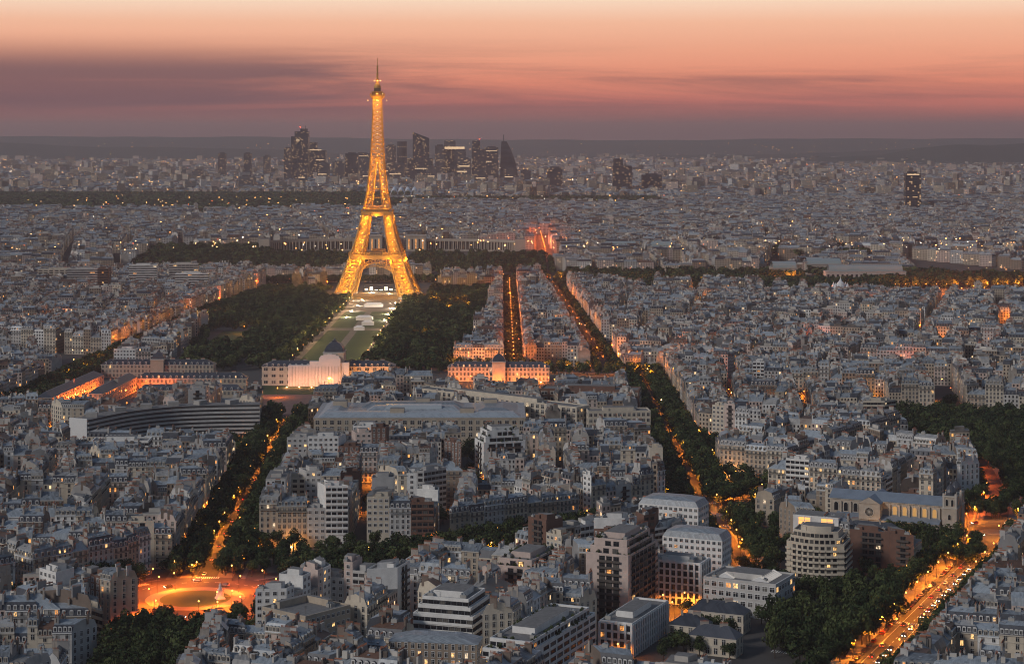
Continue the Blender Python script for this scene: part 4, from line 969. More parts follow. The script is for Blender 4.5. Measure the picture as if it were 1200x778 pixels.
def build_palace(b, root):
    rr = random.Random(b['seed']); q = b['fp']; z0 = b['z0']; h = b['h']; o = tuple(root.location); c = b['c']; W = MB(); W.prism(q, z0, z0 + h, 0, 0)
    for f in (h / b['fl'], h - .5):
        q1 = [lerp2(p, c, -.012) for p in q]; W.prism(q1, z0 + f, z0 + f + .45, 1, 1, bottom=True)
    part(root, 'wall', W.mesh('wall', [MATS['wall ' + b['wall']], TRIM], o)); Rf = MB(); hip(Rf, q, z0 + h + .05, 4.2); roof = part(root, 'roof', Rf.mesh('roof', [SLATE], o))
    L0 = math.hypot(q[1][0] - q[0][0], q[1][1] - q[0][1])
    for k in range(int(max(L0, 40) / 14)):
        p = lerp2(lerp2(q[0], q[3], .5), lerp2(q[1], q[2], .5), (k + .7) / (int(max(L0, 40) / 14) + .5)); part(roof, 'chimney', CHIM[1], (p[0] - o[0], p[1] - o[1], z0 + h + .8 - o[2]), rr.choice([0, 1.57]))
    budget = [98]
    for i in range(4):
        A, B = q[i], q[(i + 1) % 4]; nrm, fc = facing(A, B)
        if fc: place_windows(root, A, B, z0, nrm, 0, b['fl'], h / b['fl'], 3.3, True, TRIM, rr, b.get('lit', .02), ht=1.15, wscale=1.2, budget=budget)
    n = int(L0 / 5.2)
    A, B = q[0], q[1]; nrm, fc = facing(A, B)
    if fc and L0 > 40:
        for k in range(n):
            x, y = lerp2(lerp2(A, B, (k + .5) / n), c, .03); part(roof, 'dormer', DORM[4 + (0 if rr.random() < .9 else 2)], (x - o[0], y - o[1], z0 + h + .3 - o[2]), math.atan2(B[1] - A[1], B[0] - A[0]))
    lab = b['label']
    if 'dome' in lab or 'central pavilion' in lab:
        big = 'scaffolding' in lab; cw = 9 if big else 6; hh = (h + 12) if big else h + 4.5; dx = 5 if big else 0
        mb = MB(); mb.box(c[0] + dx, c[1], z0, z0 + hh, cw, 10 if not big else 13, 0, 0, mt=1); mb.box(c[0] + dx, c[1], z0 + hh, z0 + hh + .6, cw + .5, 10.5 if not big else 13.5, 0, 1, mt=1, bottom=True)
        pv = part(root, 'pavilion', mb.mesh('pavilion', [MATS['wall ' + b['wall']], TRIM], o))
        mb = MB(); r = cw * .95; zb = z0 + hh + .6
        q0 = rect(c[0] + dx, c[1], 2 * r, 2 * r, 0)
        for (s0, u0), (s1, u1) in zip(((1, 0), (.95, .3), (.8, .6), (.55, .85), (.25, 1)), ((.95, .3), (.8, .6), (.55, .85), (.25, 1), (.22, 1.15))):
            mb.taper([lerp2(p, (c[0] + dx, c[1]), 1 - s0) for p in q0], zb + u0 * r * 1.0, [lerp2(p, (c[0] + dx, c[1]), 1 - s1) for p in q0], zb + u1 * r * 1.0, 0, 0)
        mb.lathe([(.8, zb + r), (.8, zb + r + 2), (0, zb + r + 4)], 8, 0, c[0] + dx, c[1]); part(root, 'dome', mb.mesh('dome', [SLATE], o))
        if big:
            mb = MB(); wm_ = 0; y = q[0][1]
            mb.box(c[0] - 13, y - 3, z0, z0 + 18.5, 22, 2.2, 0, 0, bottom=True); mb.box(c[0] + 2, y - 3.4, z0, z0 + 25, 9.5, 2.8, 0, 0); mb.box(c[0] + 14, y - 3.1, z0, z0 + 21, 5, 2.2, 0, 0); mb.box(c[0] - 11, y - 3, z0 + 18.5, z0 + 22, 5, 2.2, 0, 0)
            for k in range(7):
                a_, b__ = math.pi * k / 7, math.pi * (k + 1) / 7; mb.prism([(c[0] + 2 - 9 * math.cos(a_), y - 6), (c[0] + 2 - 9 * math.cos(b__), y - 6), (c[0] + 2 - 9 * math.cos(b__), y - 1), (c[0] + 2 - 9 * math.cos(a_), y - 1)], z0 + 25, z0 + 25 + 3.2 * min(math.sin(a_) + .2, math.sin(b__) + .2), 0, 0)
            for k in range(17): mb.beam((c[0] - 34 + k * 2.9, y - 6.4, z0), (c[0] - 34 + k * 2.9, y - 6.4, z0 + 18), .3, 1)
            part(root, 'scaffold_wrap', mb.mesh('scaffold_wrap', [mat('white scaffold sheet', (.78, .74, .72), .8, var=.08, scale=.2), CONC], o))
v_ = leaf_cloud(70, 5, .32); pm = bpy.data.meshes.new('planter'); v_[:, 2] = np.maximum(v_[:, 2] + .75, 0); raw_mesh(pm, v_, np.full(len(v_) // 4, 4), np.zeros(len(v_) // 4), None, np.full(len(v_) // 4, .5)); pm.materials.append(LEAF); PLANT = pm
# ------------------------------------------------------------------ labels for the near houses
REFS = [('the roundabout', PLACE), ('the church', CHURCH), ('the leafy crossing', JUNC), ('the pink tower', (52, 925)), ('the white workshop', (112, 926)), ('the curved slab', (-245, 1470)), ('the ministry', (-66, 1430)),
        ('the rounded block', (155, 987)), ('the tan tenement', (-31, 800)), ('the wooded square', (350, 1430)), ('the square stone office', (-89, 849)), ('the walled garden', (-32, 1220)), ('the courtyard garden', (-60, 1135))]
def describe(b, used):
    c = b['c']; nm, p = min(REFS, key=lambda r: math.hypot(r[1][0] - c[0], r[1][1] - c[1])); dx, dy = c[0] - p[0], c[1] - p[1]
    side = ('right of' if dx > 0 else 'left of') if abs(dx) > abs(dy) * .6 else ('behind' if dy > 0 else 'in front of')
    used.setdefault((nm, side), []).append((math.hypot(dx, dy), b))
groups = {}
for b in HOUSES:
    if b.get('solo'): describe(b, groups)
WORD = {'cream': 'cream', 'beige': 'beige stone', 'pale grey': 'pale grey', 'white': 'white', 'tan': 'tan', 'brown brick': 'brown brick', 'pinkish': 'pinkish'}
for (nm, side), lst in groups.items():
    for k, (d, b) in enumerate(sorted(lst, key=lambda x: x[0])):
        rf_ = 'flat roof' if b['kind'] == 'modern' else ('pitched roof' if b['seed'] > .86 else ('slate mansard' if b['slate'] else 'zinc mansard'))
        b_l = '%s %s-storey %s house, ' % (WORD[b['wall']], CARD[min(12, b['fl'])], rf_)
        b['label'] = b_l + ('%s nearest %s %s' % (ordn(k + 1), side, nm) if k else 'nearest %s %s' % (side, nm))
for b in HOUSES:
    if b['kind'] == 'hand':
        root = thing(b['name'], b['label'], b['cat'], (b['c'][0], b['c'][1], b['z0']))
        (build_palace if b['style'] == 'palace' else build_modern)(b, root)
    elif b.get('solo'):
        root = thing('apartment_house', b['label'], 'apartment house', (b['c'][0], b['c'][1], b['z0']), 'apartment houses in the near streets')
        (build_modern if b['kind'] == 'modern' else build_haus)(b, root)
print('windows', NWIN[0])
# ------------------------------------------------------------------ all the other houses: one mass
S = MB()
for b in HOUSES:
    if b['kind'] == 'hand' or b.get('solo'): continue
    geo(b, S, 0, 1, S, 2, (3, 7, 8), 4, dict(d=5, p=6) if b['c'][1] < 2700 else (dict(d=5, p=6) if b['seed'] < .6 or b['c'][1] < 4200 else 0))
rs = random.Random(77)
BOIS = lambda x, y: (5740 < y < 6500 and -2400 < x < -300) or (5740 < y < 6050 and x < 450)
for i in range(26000):
    py = rs.uniform(0, 1); y = 1 / (1 / 15500 + (1 / 5750 - 1 / 15500) * py ** 1.25); x = rs.uniform(-.275, .275) * y
    if BOIS(x, y): continue
    k = rs.random(); wd, d = rs.uniform(12, 32), rs.uniform(11, 20); h = rs.choice([9, 12, 15, 18, 18, 21]) * rs.uniform(.8, 1.2)
    if k < .04: h = rs.uniform(26, 48); wd = rs.uniform(18, 50)
    if y > 9000: wd *= 1.5; d *= 1.4
    an = rs.choice([.2, -.4, .7, 1.1]) + rs.uniform(-.2, .2); t = rs.random(); q = rect(x, y, wd, d, an); S.prism(q, 20, 20 + h, 0, 4, t)
    if h < 25:
        hip_in = [lerp2(p, (x, y), .55) for p in q]; S.taper(q, 20 + h + .05, hip_in, 20 + h + 3.5, rs.choice([2, 3, 3, 7, 8]), rs.choice([3, 3, 7]), t)
struct('far_houses', S.mesh('far_houses', [FACADE, PLASTER, SLATE, ZINC, FLAT, mat('dormer face', (.16, .16, .165), .8), POT, ZINCW, TILE]), 'stuff', 'countless slate and zinc roofed houses filling the city to the horizon')
# ------------------------------------------------------------------ trees
rk = {}
for t in TREES:
    if t.get('solo'): rk.setdefault(t['row'], []).append(t)
for row, lst in rk.items():
    for k, t in enumerate(sorted(lst, key=lambda t: t['o'])): t['k'] = k + 1
ri = random.Random(4)
for t in TREES:
    if not t.get('solo'): continue
    root = thing('leafy_tree', 'leafy tree %s, %s from the near end' % (t['row'], ordn(t['k'])), 'tree', (t['x'], t['y'], t['z']), t['grp'])
    cme, tme = ri.choice(TMESH); hh = (t['h'] - 2.6) / 2
    part(root, 'crown', cme, (0, 0, 2.6 + hh), ri.uniform(0, 6.28), (t['r'], t['r'], hh * 1.12)); part(root, 'trunk', tme, (0, 0, 0), ri.uniform(0, 6.28), (1, 1, t['h'] / 12))
def mass(name, items, variants, label):
    V = []; T = []; r = np.random.RandomState(9)
    for (x, y, z, rx, rz) in items:
        v = variants[r.randint(len(variants))]; a = r.uniform(0, 6.28); c, s = math.cos(a), math.sin(a)
        V.append(np.stack([x + rx * (v[:, 0] * c - v[:, 1] * s), y + rx * (v[:, 0] * s + v[:, 1] * c), z + rz * v[:, 2]], 1)); T.append(np.full(len(v) // 4, r.uniform(.1, .9)))
    V = np.concatenate(V); me = bpy.data.meshes.new(name); raw_mesh(me, V, np.full(len(V) // 4, 4), np.zeros(len(V) // 4), None, np.concatenate(T)); me.materials.append(LEAF); struct(name, me, 'stuff', label)
mass('far_trees', [(t['x'], t['y'], t['z'] + 2 + (t['h'] - 2) / 2, t['r'], (t['h'] - 2) / 2 * 1.1) for t in TREES if not t.get('solo') and t['y'] < 1700], [leaf_cloud(420, 60 + s, .17) for s in range(4)], 'leafy trees further off along the avenues and courts')
mass('park_trees', [(t['x'], t['y'], t['z'] + 2 + (t['h'] - 2) / 2, t['r'], (t['h'] - 2) / 2 * 1.1) for t in TREES if not t.get('solo') and t['y'] >= 1700], [leaf_cloud(150, 70 + s, .28) for s in range(5)], 'dense trees of the great park and the far avenues')
fw = [(x, y, 27, rs.uniform(11, 19), rs.uniform(6, 9)) for x, y in [(rs.uniform(-2000, -300), rs.uniform(4920, 6480)) for _ in range(6500)] + [(rs.uniform(-330, 450), rs.uniform(5360, 6040)) for _ in range(1300)] if abs(x) < .29 * y]
for cx, cy_, rx_, ry_, n in ((-150, 3600, 120, 60, 90), (520, 3060, 160, 50, 130), (525, 3385, 95, 140, 190), (900, 3500, 90, 120, 120), (560, 4100, 220, 60, 150), (1300, 5300, 240, 130, 240), (-700, 3050, 150, 50, 80), (560, 6100, 500, 130, 350), (-700, 4700, 160, 40, 90)):
    fw += [(cx + rx_ * math.sqrt(u) * math.cos(a), cy_ + ry_ * math.sqrt(u) * math.sin(a), (27 if cy_ > 3300 else 8), rs.uniform(7, 11), rs.uniform(6, 9)) for u, a in ((rs.random(), rs.uniform(0, 6.28)) for _ in range(n))]
fw += [(x, y, 20 + rs.uniform(3, 7), rs.uniform(8, 17), rs.uniform(5, 8)) for x, y in ((rs.uniform(-.27, .27) * yy, yy) for yy in (1 / rs.uniform(1 / 14500, 1 / 6500) for _ in range(2600)))]
fw += [(57 + sx * 7 + rs.uniform(-1.5, 1.5), 3100 + k * 9, zt(0, 3100 + k * 9) + 8, 5, 6) for k in range(20) for sx in (-1, 1)]
mass('far_woods', fw, [leaf_cloud(46, 80 + s, .5) for s in range(3)], 'dark wood stretching across the far city')
# ------------------------------------------------------------------ curved slab office
def wallpoly(pts, d):
    """outer offset of an open polyline to its left by d"""
    o = []
    for i, p in enumerate(pts):
        a = pts[max(0, i - 1)]; b = pts[min(len(pts) - 1, i + 1)]; l = math.hypot(b[0] - a[0], b[1] - a[1]); o.append((p[0] - (b[1] - a[1]) / l * d, p[1] + (b[0] - a[0]) / l * d))
    return o
def spline(pts, n):
    o = []; P = [pts[0]] + list(pts) + [pts[-1]]
    for i in range(len(pts) - 1):
        p0, p1, p2, p3 = [np.array(x, float) for x in P[i:i + 4]]
        for k in range(n):
            t = k / n; o.append(tuple(.5 * (2 * p1 + (p2 - p0) * t + (2 * p0 - 5 * p1 + 4 * p2 - p3) * t * t + (3 * p1 - p0 - 3 * p2 + p3) * t ** 3)))
    return o + [pts[-1]]
fr = spline(UNESCO[::-1], 5); bk = wallpoly(fr, 15); root = thing('office_slab', 'long concave office slab with dark glazed floors and blank white end wall', 'office building', (-243, 1433, 0)); o = (-243, 1433, 0)
mb = MB()
for i in range(len(fr) - 1): mb.prism([fr[i], fr[i + 1], bk[i + 1], bk[i]], 4, 25, 0, 1, bottom=True)
part(root, 'wall', mb.mesh('wall', [MATS['wall pale grey'], FLAT], o))
mb = MB(); e0 = [fr[0], bk[0]]; d = Vector((fr[0][0] - fr[1][0], fr[0][1] - fr[1][1])).normalized()
mb.prism([(fr[0][0] + d.x * .6, fr[0][1] + d.y * .6), fr[0], bk[0], (bk[0][0] + d.x * .6, bk[0][1] + d.y * .6)], 0, 26, 0, 0); part(root, 'end_wall', mb.mesh('end_wall', [WHITE], o))
for f in range(7):
    mb = MB(); g = wallpoly(fr, -.9)
    for i in range(len(fr) - 1): mb.prism([g[i], g[i + 1], fr[i + 1], fr[i]], 4 + f * 3, 4 + f * 3 + 1.4, 0, 0, bottom=True)
    part(root, 'floor_band', mb.mesh('floor_band', [MATS['wall pale grey']], o))
nb = 0
for i in range(len(fr) - 1):
    A, B = fr[i], fr[i + 1]; nrm, fc = facing(A, B); l = math.hypot(B[0] - A[0], B[1] - A[1]); n = max(1, int(l / 3.3)); rz = math.atan2(B[1] - A[1], B[0] - A[0])
    for k in range(n):
        p = lerp2(A, B, (k + .5) / n)
        for f in range(7):
            if nb < 250 and seen((p[0], p[1], 4 + f * 3 + 1.8), nrm):
                nb += 1
                if nb < 100: part(root, 'window', win(False, WARM3 if (f == 6 and RNG.random() < .25) else GLASS, DARK), (p[0] - o[0], p[1] - o[1], 6.05 + f * 3), rz, (1.35, 1, 1.0))
mb = MB(); g = wallpoly(fr, -.05)
for i in range(len(fr) - 1): 
    for f in range(7): mb.face([(*g[i], 4.75 + f * 3), (*g[i + 1], 4.75 + f * 3), (*g[i + 1], 7 + f * 3), (*g[i], 7 + f * 3)], 0)
part(root, 'glazing', mb.mesh('glazing', [mat('grey office glazing', (.07, .07, .072), .3)], o))
mb = MB(); md = wallpoly(fr, 7.5)
for i in range(2, len(fr) - 3, 3): mb.box(md[i][0], md[i][1], 25, 28, 4, 3, RNG.random(), 0)
part(root, 'roof_plant', mb.mesh('roof_plant', [CONC], o))
mb = MB()
for i in range(0, len(fr), 2): mb.box(*lerp2(fr[i], bk[i], .2), 0, 4, .8, .8, 0, 0); mb.box(*lerp2(fr[i], bk[i], .8), 0, 4, .8, .8, 0, 0)
part(root, 'pillar', mb.mesh('pillar', [CONC], o))
# market hall with striped glass roof
root = thing('market_hall', 'low hall with slanting stripes of pale glass across its dark roof', 'market hall', (-350, 1425, 0)); o = (-350, 1425, 0); mb = MB(); mb.prism(MARKET, 0, 7, 0, 1); part(root, 'wall', mb.mesh('wall', [MATS['wall tan'], DARK], o))
for k in range(12):
    mb = MB(); x = -374 + k * 4.1; mb.prism([(x, 1400), (x + 1.7, 1400), (x + 1.7, 1450), (x, 1450)], 7.02, 7.9, 0, 0); part(root, 'rooflight', mb.mesh('rooflight', [mat('pale roof glazing', (.42, .52, .50), .4)], o))
# ------------------------------------------------------------------ church
o = (CHURCH[0], CHURCH[1], 0); root = thing('church', 'long stone church with blue-grey roof, arched windows and square bell tower', 'church', o, rz=CHURCH_A)
STONE = mat('old church stone', (.46, .385, .31), .9, var=.35, scale=.3)
mb = MB(); mb.prism([(-34, -8), (30, -8), (30, 8), (-34, 8)], 0, 17, 0, 0)
for s in (-1, 1):
    a, b = sorted((s * 8.02, s * 14)); mb.prism([(-30, a), (29, a), (29, b), (-30, b)], 0, 8, 0, 0)
    a, b = sorted((s * 8.1, s * 15)); mb.prism([(-16, a), (-4, a), (-4, b), (-16, b)], 8.02, 17, 0, 0)
for k in range(11):
    x = -28 + k * 5.6
    for s in (-1, 1): mb.box(x, s * 8.5, 8, 16.2, .45, .5, 0, 0); mb.box(x, s * 14.2, 0, 7.6, .5, .5, 0, 0)
mb.prism([(-34.4, -8.5), (30.1, -8.5), (30.1, 8.5), (-34.4, 8.5)], 17, 17.6, 1, 1, bottom=True); part(root, 'wall', mb.mesh('wall', [STONE, TRIM]))
mb = MB(); hw = 8.9; mb.face([(-35, -hw, 17.6), (30, -hw, 17.6), (30, 0, 21.6), (-35, 0, 21.6)], 0, ((0, 0), (65, 0), (65, 9), (0, 9))); mb.face([(30, hw, 17.6), (-35, hw, 17.6), (-35, 0, 21.6), (30, 0, 21.6)], 0, ((0, 0), (65, 0), (65, 9), (0, 9))); mb.face([(-35, hw, 17.6), (-35, -hw, 17.6), (-35, 0, 21.6)], 1); mb.face([(30, -hw, 17.6), (30, hw, 17.6), (30, 0, 21.6)], 1)
for s in (-1, 1):
    p = [(-30.3, s * 14.4, 8.05), (29, s * 14.4, 8.05), (29, s * 8.1, 10.2), (-30.3, s * 8.1, 10.2)]; mb.face(p if s < 0 else p[::-1], 0, ((0, 0), (60, 0), (60, 6), (0, 6)))
    p = [(-16.4, s * 15.5, 17.05), (-3.6, s * 15.5, 17.05), (-10, s * 15.5, 20.6)]; mb.face(p, 1)
    for sg in (-1, 1): mb.face([(-10 + sg * 6.5, s * 15.6, 17.1), (-10 + sg * 6.5, 0, 17.1), (-10, 0, 20.7), (-10, s * 15.6, 20.7)], 0, ((0, 0), (15, 0), (15, 7), (0, 7)))
part(root, 'roof', mb.mesh('roof', [mat('blue-grey lead', (.2, .235, .28), .5, var=.3, scale=.2), STONE]))
def arch_win(wd, ht, g):
    mb = MB(); pts = [(-wd, 0), (wd, 0), (wd, ht)] + [(wd * math.cos(a), ht + wd * math.sin(a)) for a in [math.pi * k / 8 for k in range(1, 8)]] + [(-wd, ht)]
    mb.face([(x, -.05, z) for x, z in pts], 0)
    for (x0, z0), (x1, z1) in zip(pts[1:], pts[2:] + pts[:1]): mb.beam((x0, -.1, z0), (x1, -.1, z1), .35, 1)
    return mb.mesh('window', [g, TRIM])
AWD, AWL = arch_win(1.35, 3.6, GLASS), arch_win(1.35, 3.6, mat('lit church glass', (.3, .2, .1), .5, emit=(1, .5, .13), es=.42))
for k in range(11):
    x = -31 + k * 5.6 + .2
    if -18 < x < -2 or x > 29: continue
    part(root, 'window', AWL if x > -2 else AWD, (x, -8.05, 10.6))
    if x > -2: part(root, 'window', AWD, (x, -14.05, 2), 0, (.7, 1, .7))
mb = MB()
for k in range(16):
    a, b = k * math.pi / 8, (k + 1) * math.pi / 8; mb.beam((2.6 * math.cos(a), -.1, 2.6 * math.sin(a)), (2.6 * math.cos(b), -.1, 2.6 * math.sin(b)), .4, 1); mb.beam((0, -.1, 0), (2.6 * math.cos(a), -.1, 2.6 * math.sin(a)), .14, 1)
mb.face([(2.6 * math.cos(k * math.pi / 8), -.05, 2.6 * math.sin(k * math.pi / 8)) for k in range(16)], 0); part(root, 'rose_window', mb.mesh('rose_window', [GLASS, TRIM]), (-10, -15.05, 12.4))
for y, hh in ((-7.5, 40), (7.5, 38)):
    mb = MB(); mb.box(34.5, y, 0, 22, 4.4, 4.4, 0, 0); mb.box(34.5, y, 22, 22.8, 4.8, 4.8, 0, 1, bottom=True); mb.box(34.5, y, 22.8, 30.5, 3.9, 3.9, 0, 0); mb.box(34.5, y, 30.5, 31.3, 4.4, 4.4, 0, 1, bottom=True)
    for sx in (-1, 1):
        for sy in (-1, 1): mb.box(34.5 + sx * 3.7, y + sy * 3.7, 22.8, 33, .6, .6, 0, 1)
    tw = part(root, 'bell_tower', mb.mesh('bell_tower', [STONE, TRIM]), (3, 0, 0), 0, (.9, .9, .76))
    for x in (-1.7, 1.7): part(tw, 'belfry_opening', arch_win(.9, 4, GLASS), (34.5 + x, y - 3.95, 24)); 
    part(tw, 'belfry_opening', arch_win(1, 3, GLASS), (34.5, y - 4.45, 14))
    mb = MB(); mb.lathe([(3.2, 31.3), (3.2, 33.5), (3.5, 33.7), (2.9, 35.5), (1.8, 37.5), (.7, 38.8), (.7, 40), (0, 42)], 12, 0, 34.5, y); part(tw, 'dome', mb.mesh('dome', [SLATE]))
# ------------------------------------------------------------------ monument on the roundabout
root = thing('monument', 'white stone monument with seated figure on stepped base in roundabout', 'monument', (PLACE[0] + 12, PLACE[1], .36)); root.scale = (.6, .6, .8); mb = MB()
for k in range(4): mb.box(0, 0, k * .4, (k + 1) * .4, 3.6 - k * .35, 3.6 - k * .35, .4, 0)
part(root, 'steps', mb.mesh('steps', [WHITE])); mb = MB(); mb.box(0, 0, 1.6, 5.2, 1.7, 1.5, .4, 0); mb.box(0, 0, 5.2, 5.6, 2, 1.8, .4, 0, bottom=True)
for k in range(4): a = .4 + k * 1.57; mb.lathe([(.5, 1.6), (.6, 2.2), (.4, 2.9), (.2, 3.2), (.28, 3.5), (.0, 3.8)], 8, 0, 2.6 * math.cos(a), 2.6 * math.sin(a))
part(root, 'pedestal', mb.mesh('pedestal', [WHITE])); mb = MB(); mb.lathe([(1.3, 5.6), (1.35, 6.4), (.95, 7.2), (1.05, 8.1), (.5, 8.7), (.3, 8.85), (.45, 9.2), (.4, 9.6), (0, 9.85)], 12, 0); mb.box(.7, -.6, 5.6, 6.9, .8, .9, .4, 0); part(root, 'statue', mb.mesh('statue', [WHITE]))
# ------------------------------------------------------------------ iron tower
TX, TY = -186, 2712
IRON = mat('iron painted brown', (.50, .29, .085), .6, var=.1, scale=.2); IROND = mat('iron dark', (.16, .1, .06), .7); LAMPG = mat('projector glass', (.3, .2, .1), .4, emit=(1, .55, .14), es=22)
def prof(tab, z):
    for (a, x), (b, y) in zip(tab, tab[1:]):
        if a <= z <= b: return x + (y - x) * (z - a) / (b - a)
    return tab[-1][1]
RO = [(0, 58.5), (12, 52.5), (25, 46.6), (40, 41), (57, 35.2), (70, 30.4), (85, 26), (100, 22.4), (116, 19.6), (130, 16), (150, 12.8), (175, 10.2), (200, 8.4), (225, 7.1), (250, 6.0), (276, 5.2)]
RI = [(0, 34), (12, 30.4), (25, 26.8), (40, 23), (57, 19.4), (70, 16.4), (85, 13.4), (100, 11.2), (116, 9.4), (135, 6.6), (160, 3.8), (190, 1.1), (200, 0)]
root = thing('lattice_tower', 'tall golden floodlit iron lattice tower rising from the park', 'tower', (TX, TY, 0))
for sx in (-1, 1):
    for sy in (-1, 1):
        mb = MB(); zs = [2 + 55 * k / 5 for k in range(6)] + [57 + 58 * k / 7 for k in range(1, 8)]
        cor = lambda z: [Vector((sx * a, sy * b, z)) for a, b in ((prof(RO, z), prof(RO, z)), (prof(RI, z), prof(RO, z)), (prof(RI, z), prof(RI, z)), (prof(RO, z), prof(RI, z)))]
        for za, zb in zip(zs, zs[1:]):
            A, B = cor(za), cor(zb)
            for i in range(4):
                j = (i + 1) % 4; mb.beam(A[i], B[i], 1.9); mb.beam(B[i], B[j], 1.1)
                a0, a1, b0, b1 = A[i], A[j], B[i], B[j]; am, bm = (a0 + a1) / 2, (b0 + b1) / 2
                for p, q in ((a0, b1), (a1, b0)): mb.beam(p, q, .85)
                mb.beam((a0 + b0) / 2, (a1 + b1) / 2, .45)
        part(root, 'leg', mb.mesh('leg', [IRON])); mb = MB()
        q = rect(sx * 46.2, sy * 46.2, 30, 30, 0); mb.taper(q, 0, rect(sx * 46.2, sy * 46.2, 26, 26, 0), 3.5, 0, 0); part(root, 'masonry_pier', mb.mesh('masonry_pier', [CONC]))
for k in range(4):
    mb = MB(); c, s = (1, 0, -1, 0)[k], (0, 1, 0, -1)[k]
    def pt(x, z, io): y = -prof(RO, z) + io; return Vector((x * c - y * s, x * s + y * c, z))
    arc = lambda r, zc, t: (r * math.cos(t), zc + r * math.sin(t) * 1.02)
    for t in range(24):
        t0, t1 = math.pi * (.04 + .92 * t / 24), math.pi * (.04 + .92 * (t + 1) / 24)
        a0, a1 = arc(37, 6, t0), arc(37, 6, t1); b0, b1 = arc(41.2, 6, t0), arc(41.2, 6, t1)
        mb.beam(pt(*a0, .5), pt(*a1, .5), 1.1); mb.beam(pt(*b0, .5), pt(*b1, .5), .9); mb.beam(pt(*a0, .5), pt(*b1, .5), .55); mb.beam(pt(*b0, .5), pt(*a0, .5), .55)
    for t in range(13):
        x = -30 + t * 5; zc = 6 + math.sqrt(max(0, 41.2 ** 2 - x * x)) * 1.02
        if zc < 53: mb.beam(pt(x, zc, .5), pt(x, 53, .5), .5)
    part(root, 'arch', mb.mesh('arch', [IRON]))
def ring(mb, ho, hi, z0, z1, m=0, mt=None):
    for k in range(4):
        c, s = (1, 0, -1, 0)[k], (0, 1, 0, -1)[k]; mb.prism([(x * c - y * s, x * s + y * c) for x, y in ((-ho, -ho), (ho, -ho), (hi, -hi), (-hi, -hi))], z0, z1, m, m if mt is None else mt, bottom=True)
def gallery(ho, z, hh, n, mb):
    for k in range(4):
        c, s = (1, 0, -1, 0)[k], (0, 1, 0, -1)[k]
        for i in range(n + 1): x = -ho + 2 * ho * i / n; mb.beam((x * c + ho * s, x * s - ho * c, z), (x * c + ho * s, x * s - ho * c, z + hh), .35)
        for zz_ in (z + hh, z + .9): mb.beam((-ho * c + ho * s, -ho * s - ho * c, zz_), (ho * c + ho * s, ho * s - ho * c, zz_), .4)
mb = MB(); ring(mb, 36.6, 16, 56.2, 58); ring(mb, 36, 35, 52.5, 56.2); gallery(37, 58, 4, 24, mb); pl = part(root, 'first_platform', mb.mesh('first_platform', [IRON]))
for k in range(4): mb = MB(); c, s = (1, 0, -1, 0)[k], (0, 1, 0, -1)[k]; mb.box(-27 * -s * 1.0, -27 * c, 58, 63.5, 9, 4.5, k * 1.5708, 0, mt=1); part(pl, 'glass_hall', mb.mesh('glass_hall', [IROND, IROND]))
mb = MB(); ring(mb, 21, 7, 114.5, 116.2); ring(mb, 20.4, 19.6, 111.5, 114.5); gallery(21.4, 116.2, 3, 16, mb); ring(mb, 17.4, 8, 119.6, 121); gallery(17.6, 121, 2.6, 12, mb); ring(mb, 15.6, 14.4, 116.2, 119.6); part(root, 'second_platform', mb.mesh('second_platform', [IRON]))
mb = MB(); zs = [121]
while zs[-1] < 272: zs.append(zs[-1] + max(6.2, prof(RO, zs[-1]) * .8))
zs[-1] = 274
for za, zb in zip(zs, zs[1:]):
    for k in range(4):
        c, s = (1, 0, -1, 0)[k], (0, 1, 0, -1)[k]
        def sp(u, z): ro = prof(RO, min(z, 276)); return Vector((u * c + ro * s, u * s - ro * c, z))
        ra, rb_, ia, ib = prof(RO, za), prof(RO, zb), prof(RI, za), prof(RI, zb)
        mb.beam(sp(-ra, za), sp(-rb_, zb), 1.5); mb.beam(sp(-rb_, zb), sp(rb_, zb), .7)
        if ia > 1: 
            for sg in (-1, 1): mb.beam(sp(sg * ia, za), sp(sg * ib, zb), 1.2); mb.beam(sp(sg * ia, za), sp(sg * rb_, zb), .7); mb.beam(sp(sg * ra, za), sp(sg * ib, zb), .7)
        else: mb.beam(sp(-ra, za), sp(rb_, zb), .75); mb.beam(sp(ra, za), sp(-rb_, zb), .75); pass
part(root, 'upper_shaft', mb.mesh('upper_shaft', [IRON]))
mb = MB(); mb.taper(rect(0, 0, 12.4, 12.4, 0), 271, rect(0, 0, 18, 18, 0), 275, 0, 0); mb.prism(rect(0, 0, 18.8, 18.8, 0), 275, 276.6, 0, 0, bottom=True); gallery(9.4, 276.6, 3.2, 9, mb); mb.prism(rect(0, 0, 14, 14, 0), 276.6, 281, 1, 0); mb.prism(rect(0, 0, 15.5, 15.5, 0), 281, 282, 0, 0, bottom=True); mb.prism(rect(0, 0, 9, 9, 0), 282, 287, 1, 0)
mb.lathe([(5.2, 287), (4.8, 289), (3.4, 292), (1.8, 294), (1.6, 298), (2.2, 298.5), (2.2, 299.5), (1.0, 300)], 12, 0); part(root, 'summit_cabin', mb.mesh('summit_cabin', [IRON, IROND]))
mb = MB(); mb.lathe([(1.3, 300), (1.2, 308), (.8, 308.2), (.75, 318), (.4, 318.2), (.35, 328), (0, 328.5)], 8, 0)
for z in (303, 306, 310, 313, 316): mb.lathe([(1.6, z), (1.6, z + 1.2), (0, z + 1.3)], 8, 0)
part(root, 'antenna_mast', mb.mesh('antenna_mast', [IRON]))
TP = []
for z in (6, 18, 30, 42, 52, 64, 76, 88, 100, 109):
    m = (prof(RO, z) + prof(RI, z)) / 2
    for sx in (-1, 1):
        for sy in (-1, 1): TP.append((sx * m, sy * m, z, 1.0 if z < 57 else .62))
for z in (124, 134, 144, 154, 164): 
    m = prof(RO, z) * .62
    for sx in (-1, 1): TP.append((sx * m, -m * .4, z, .5)); 
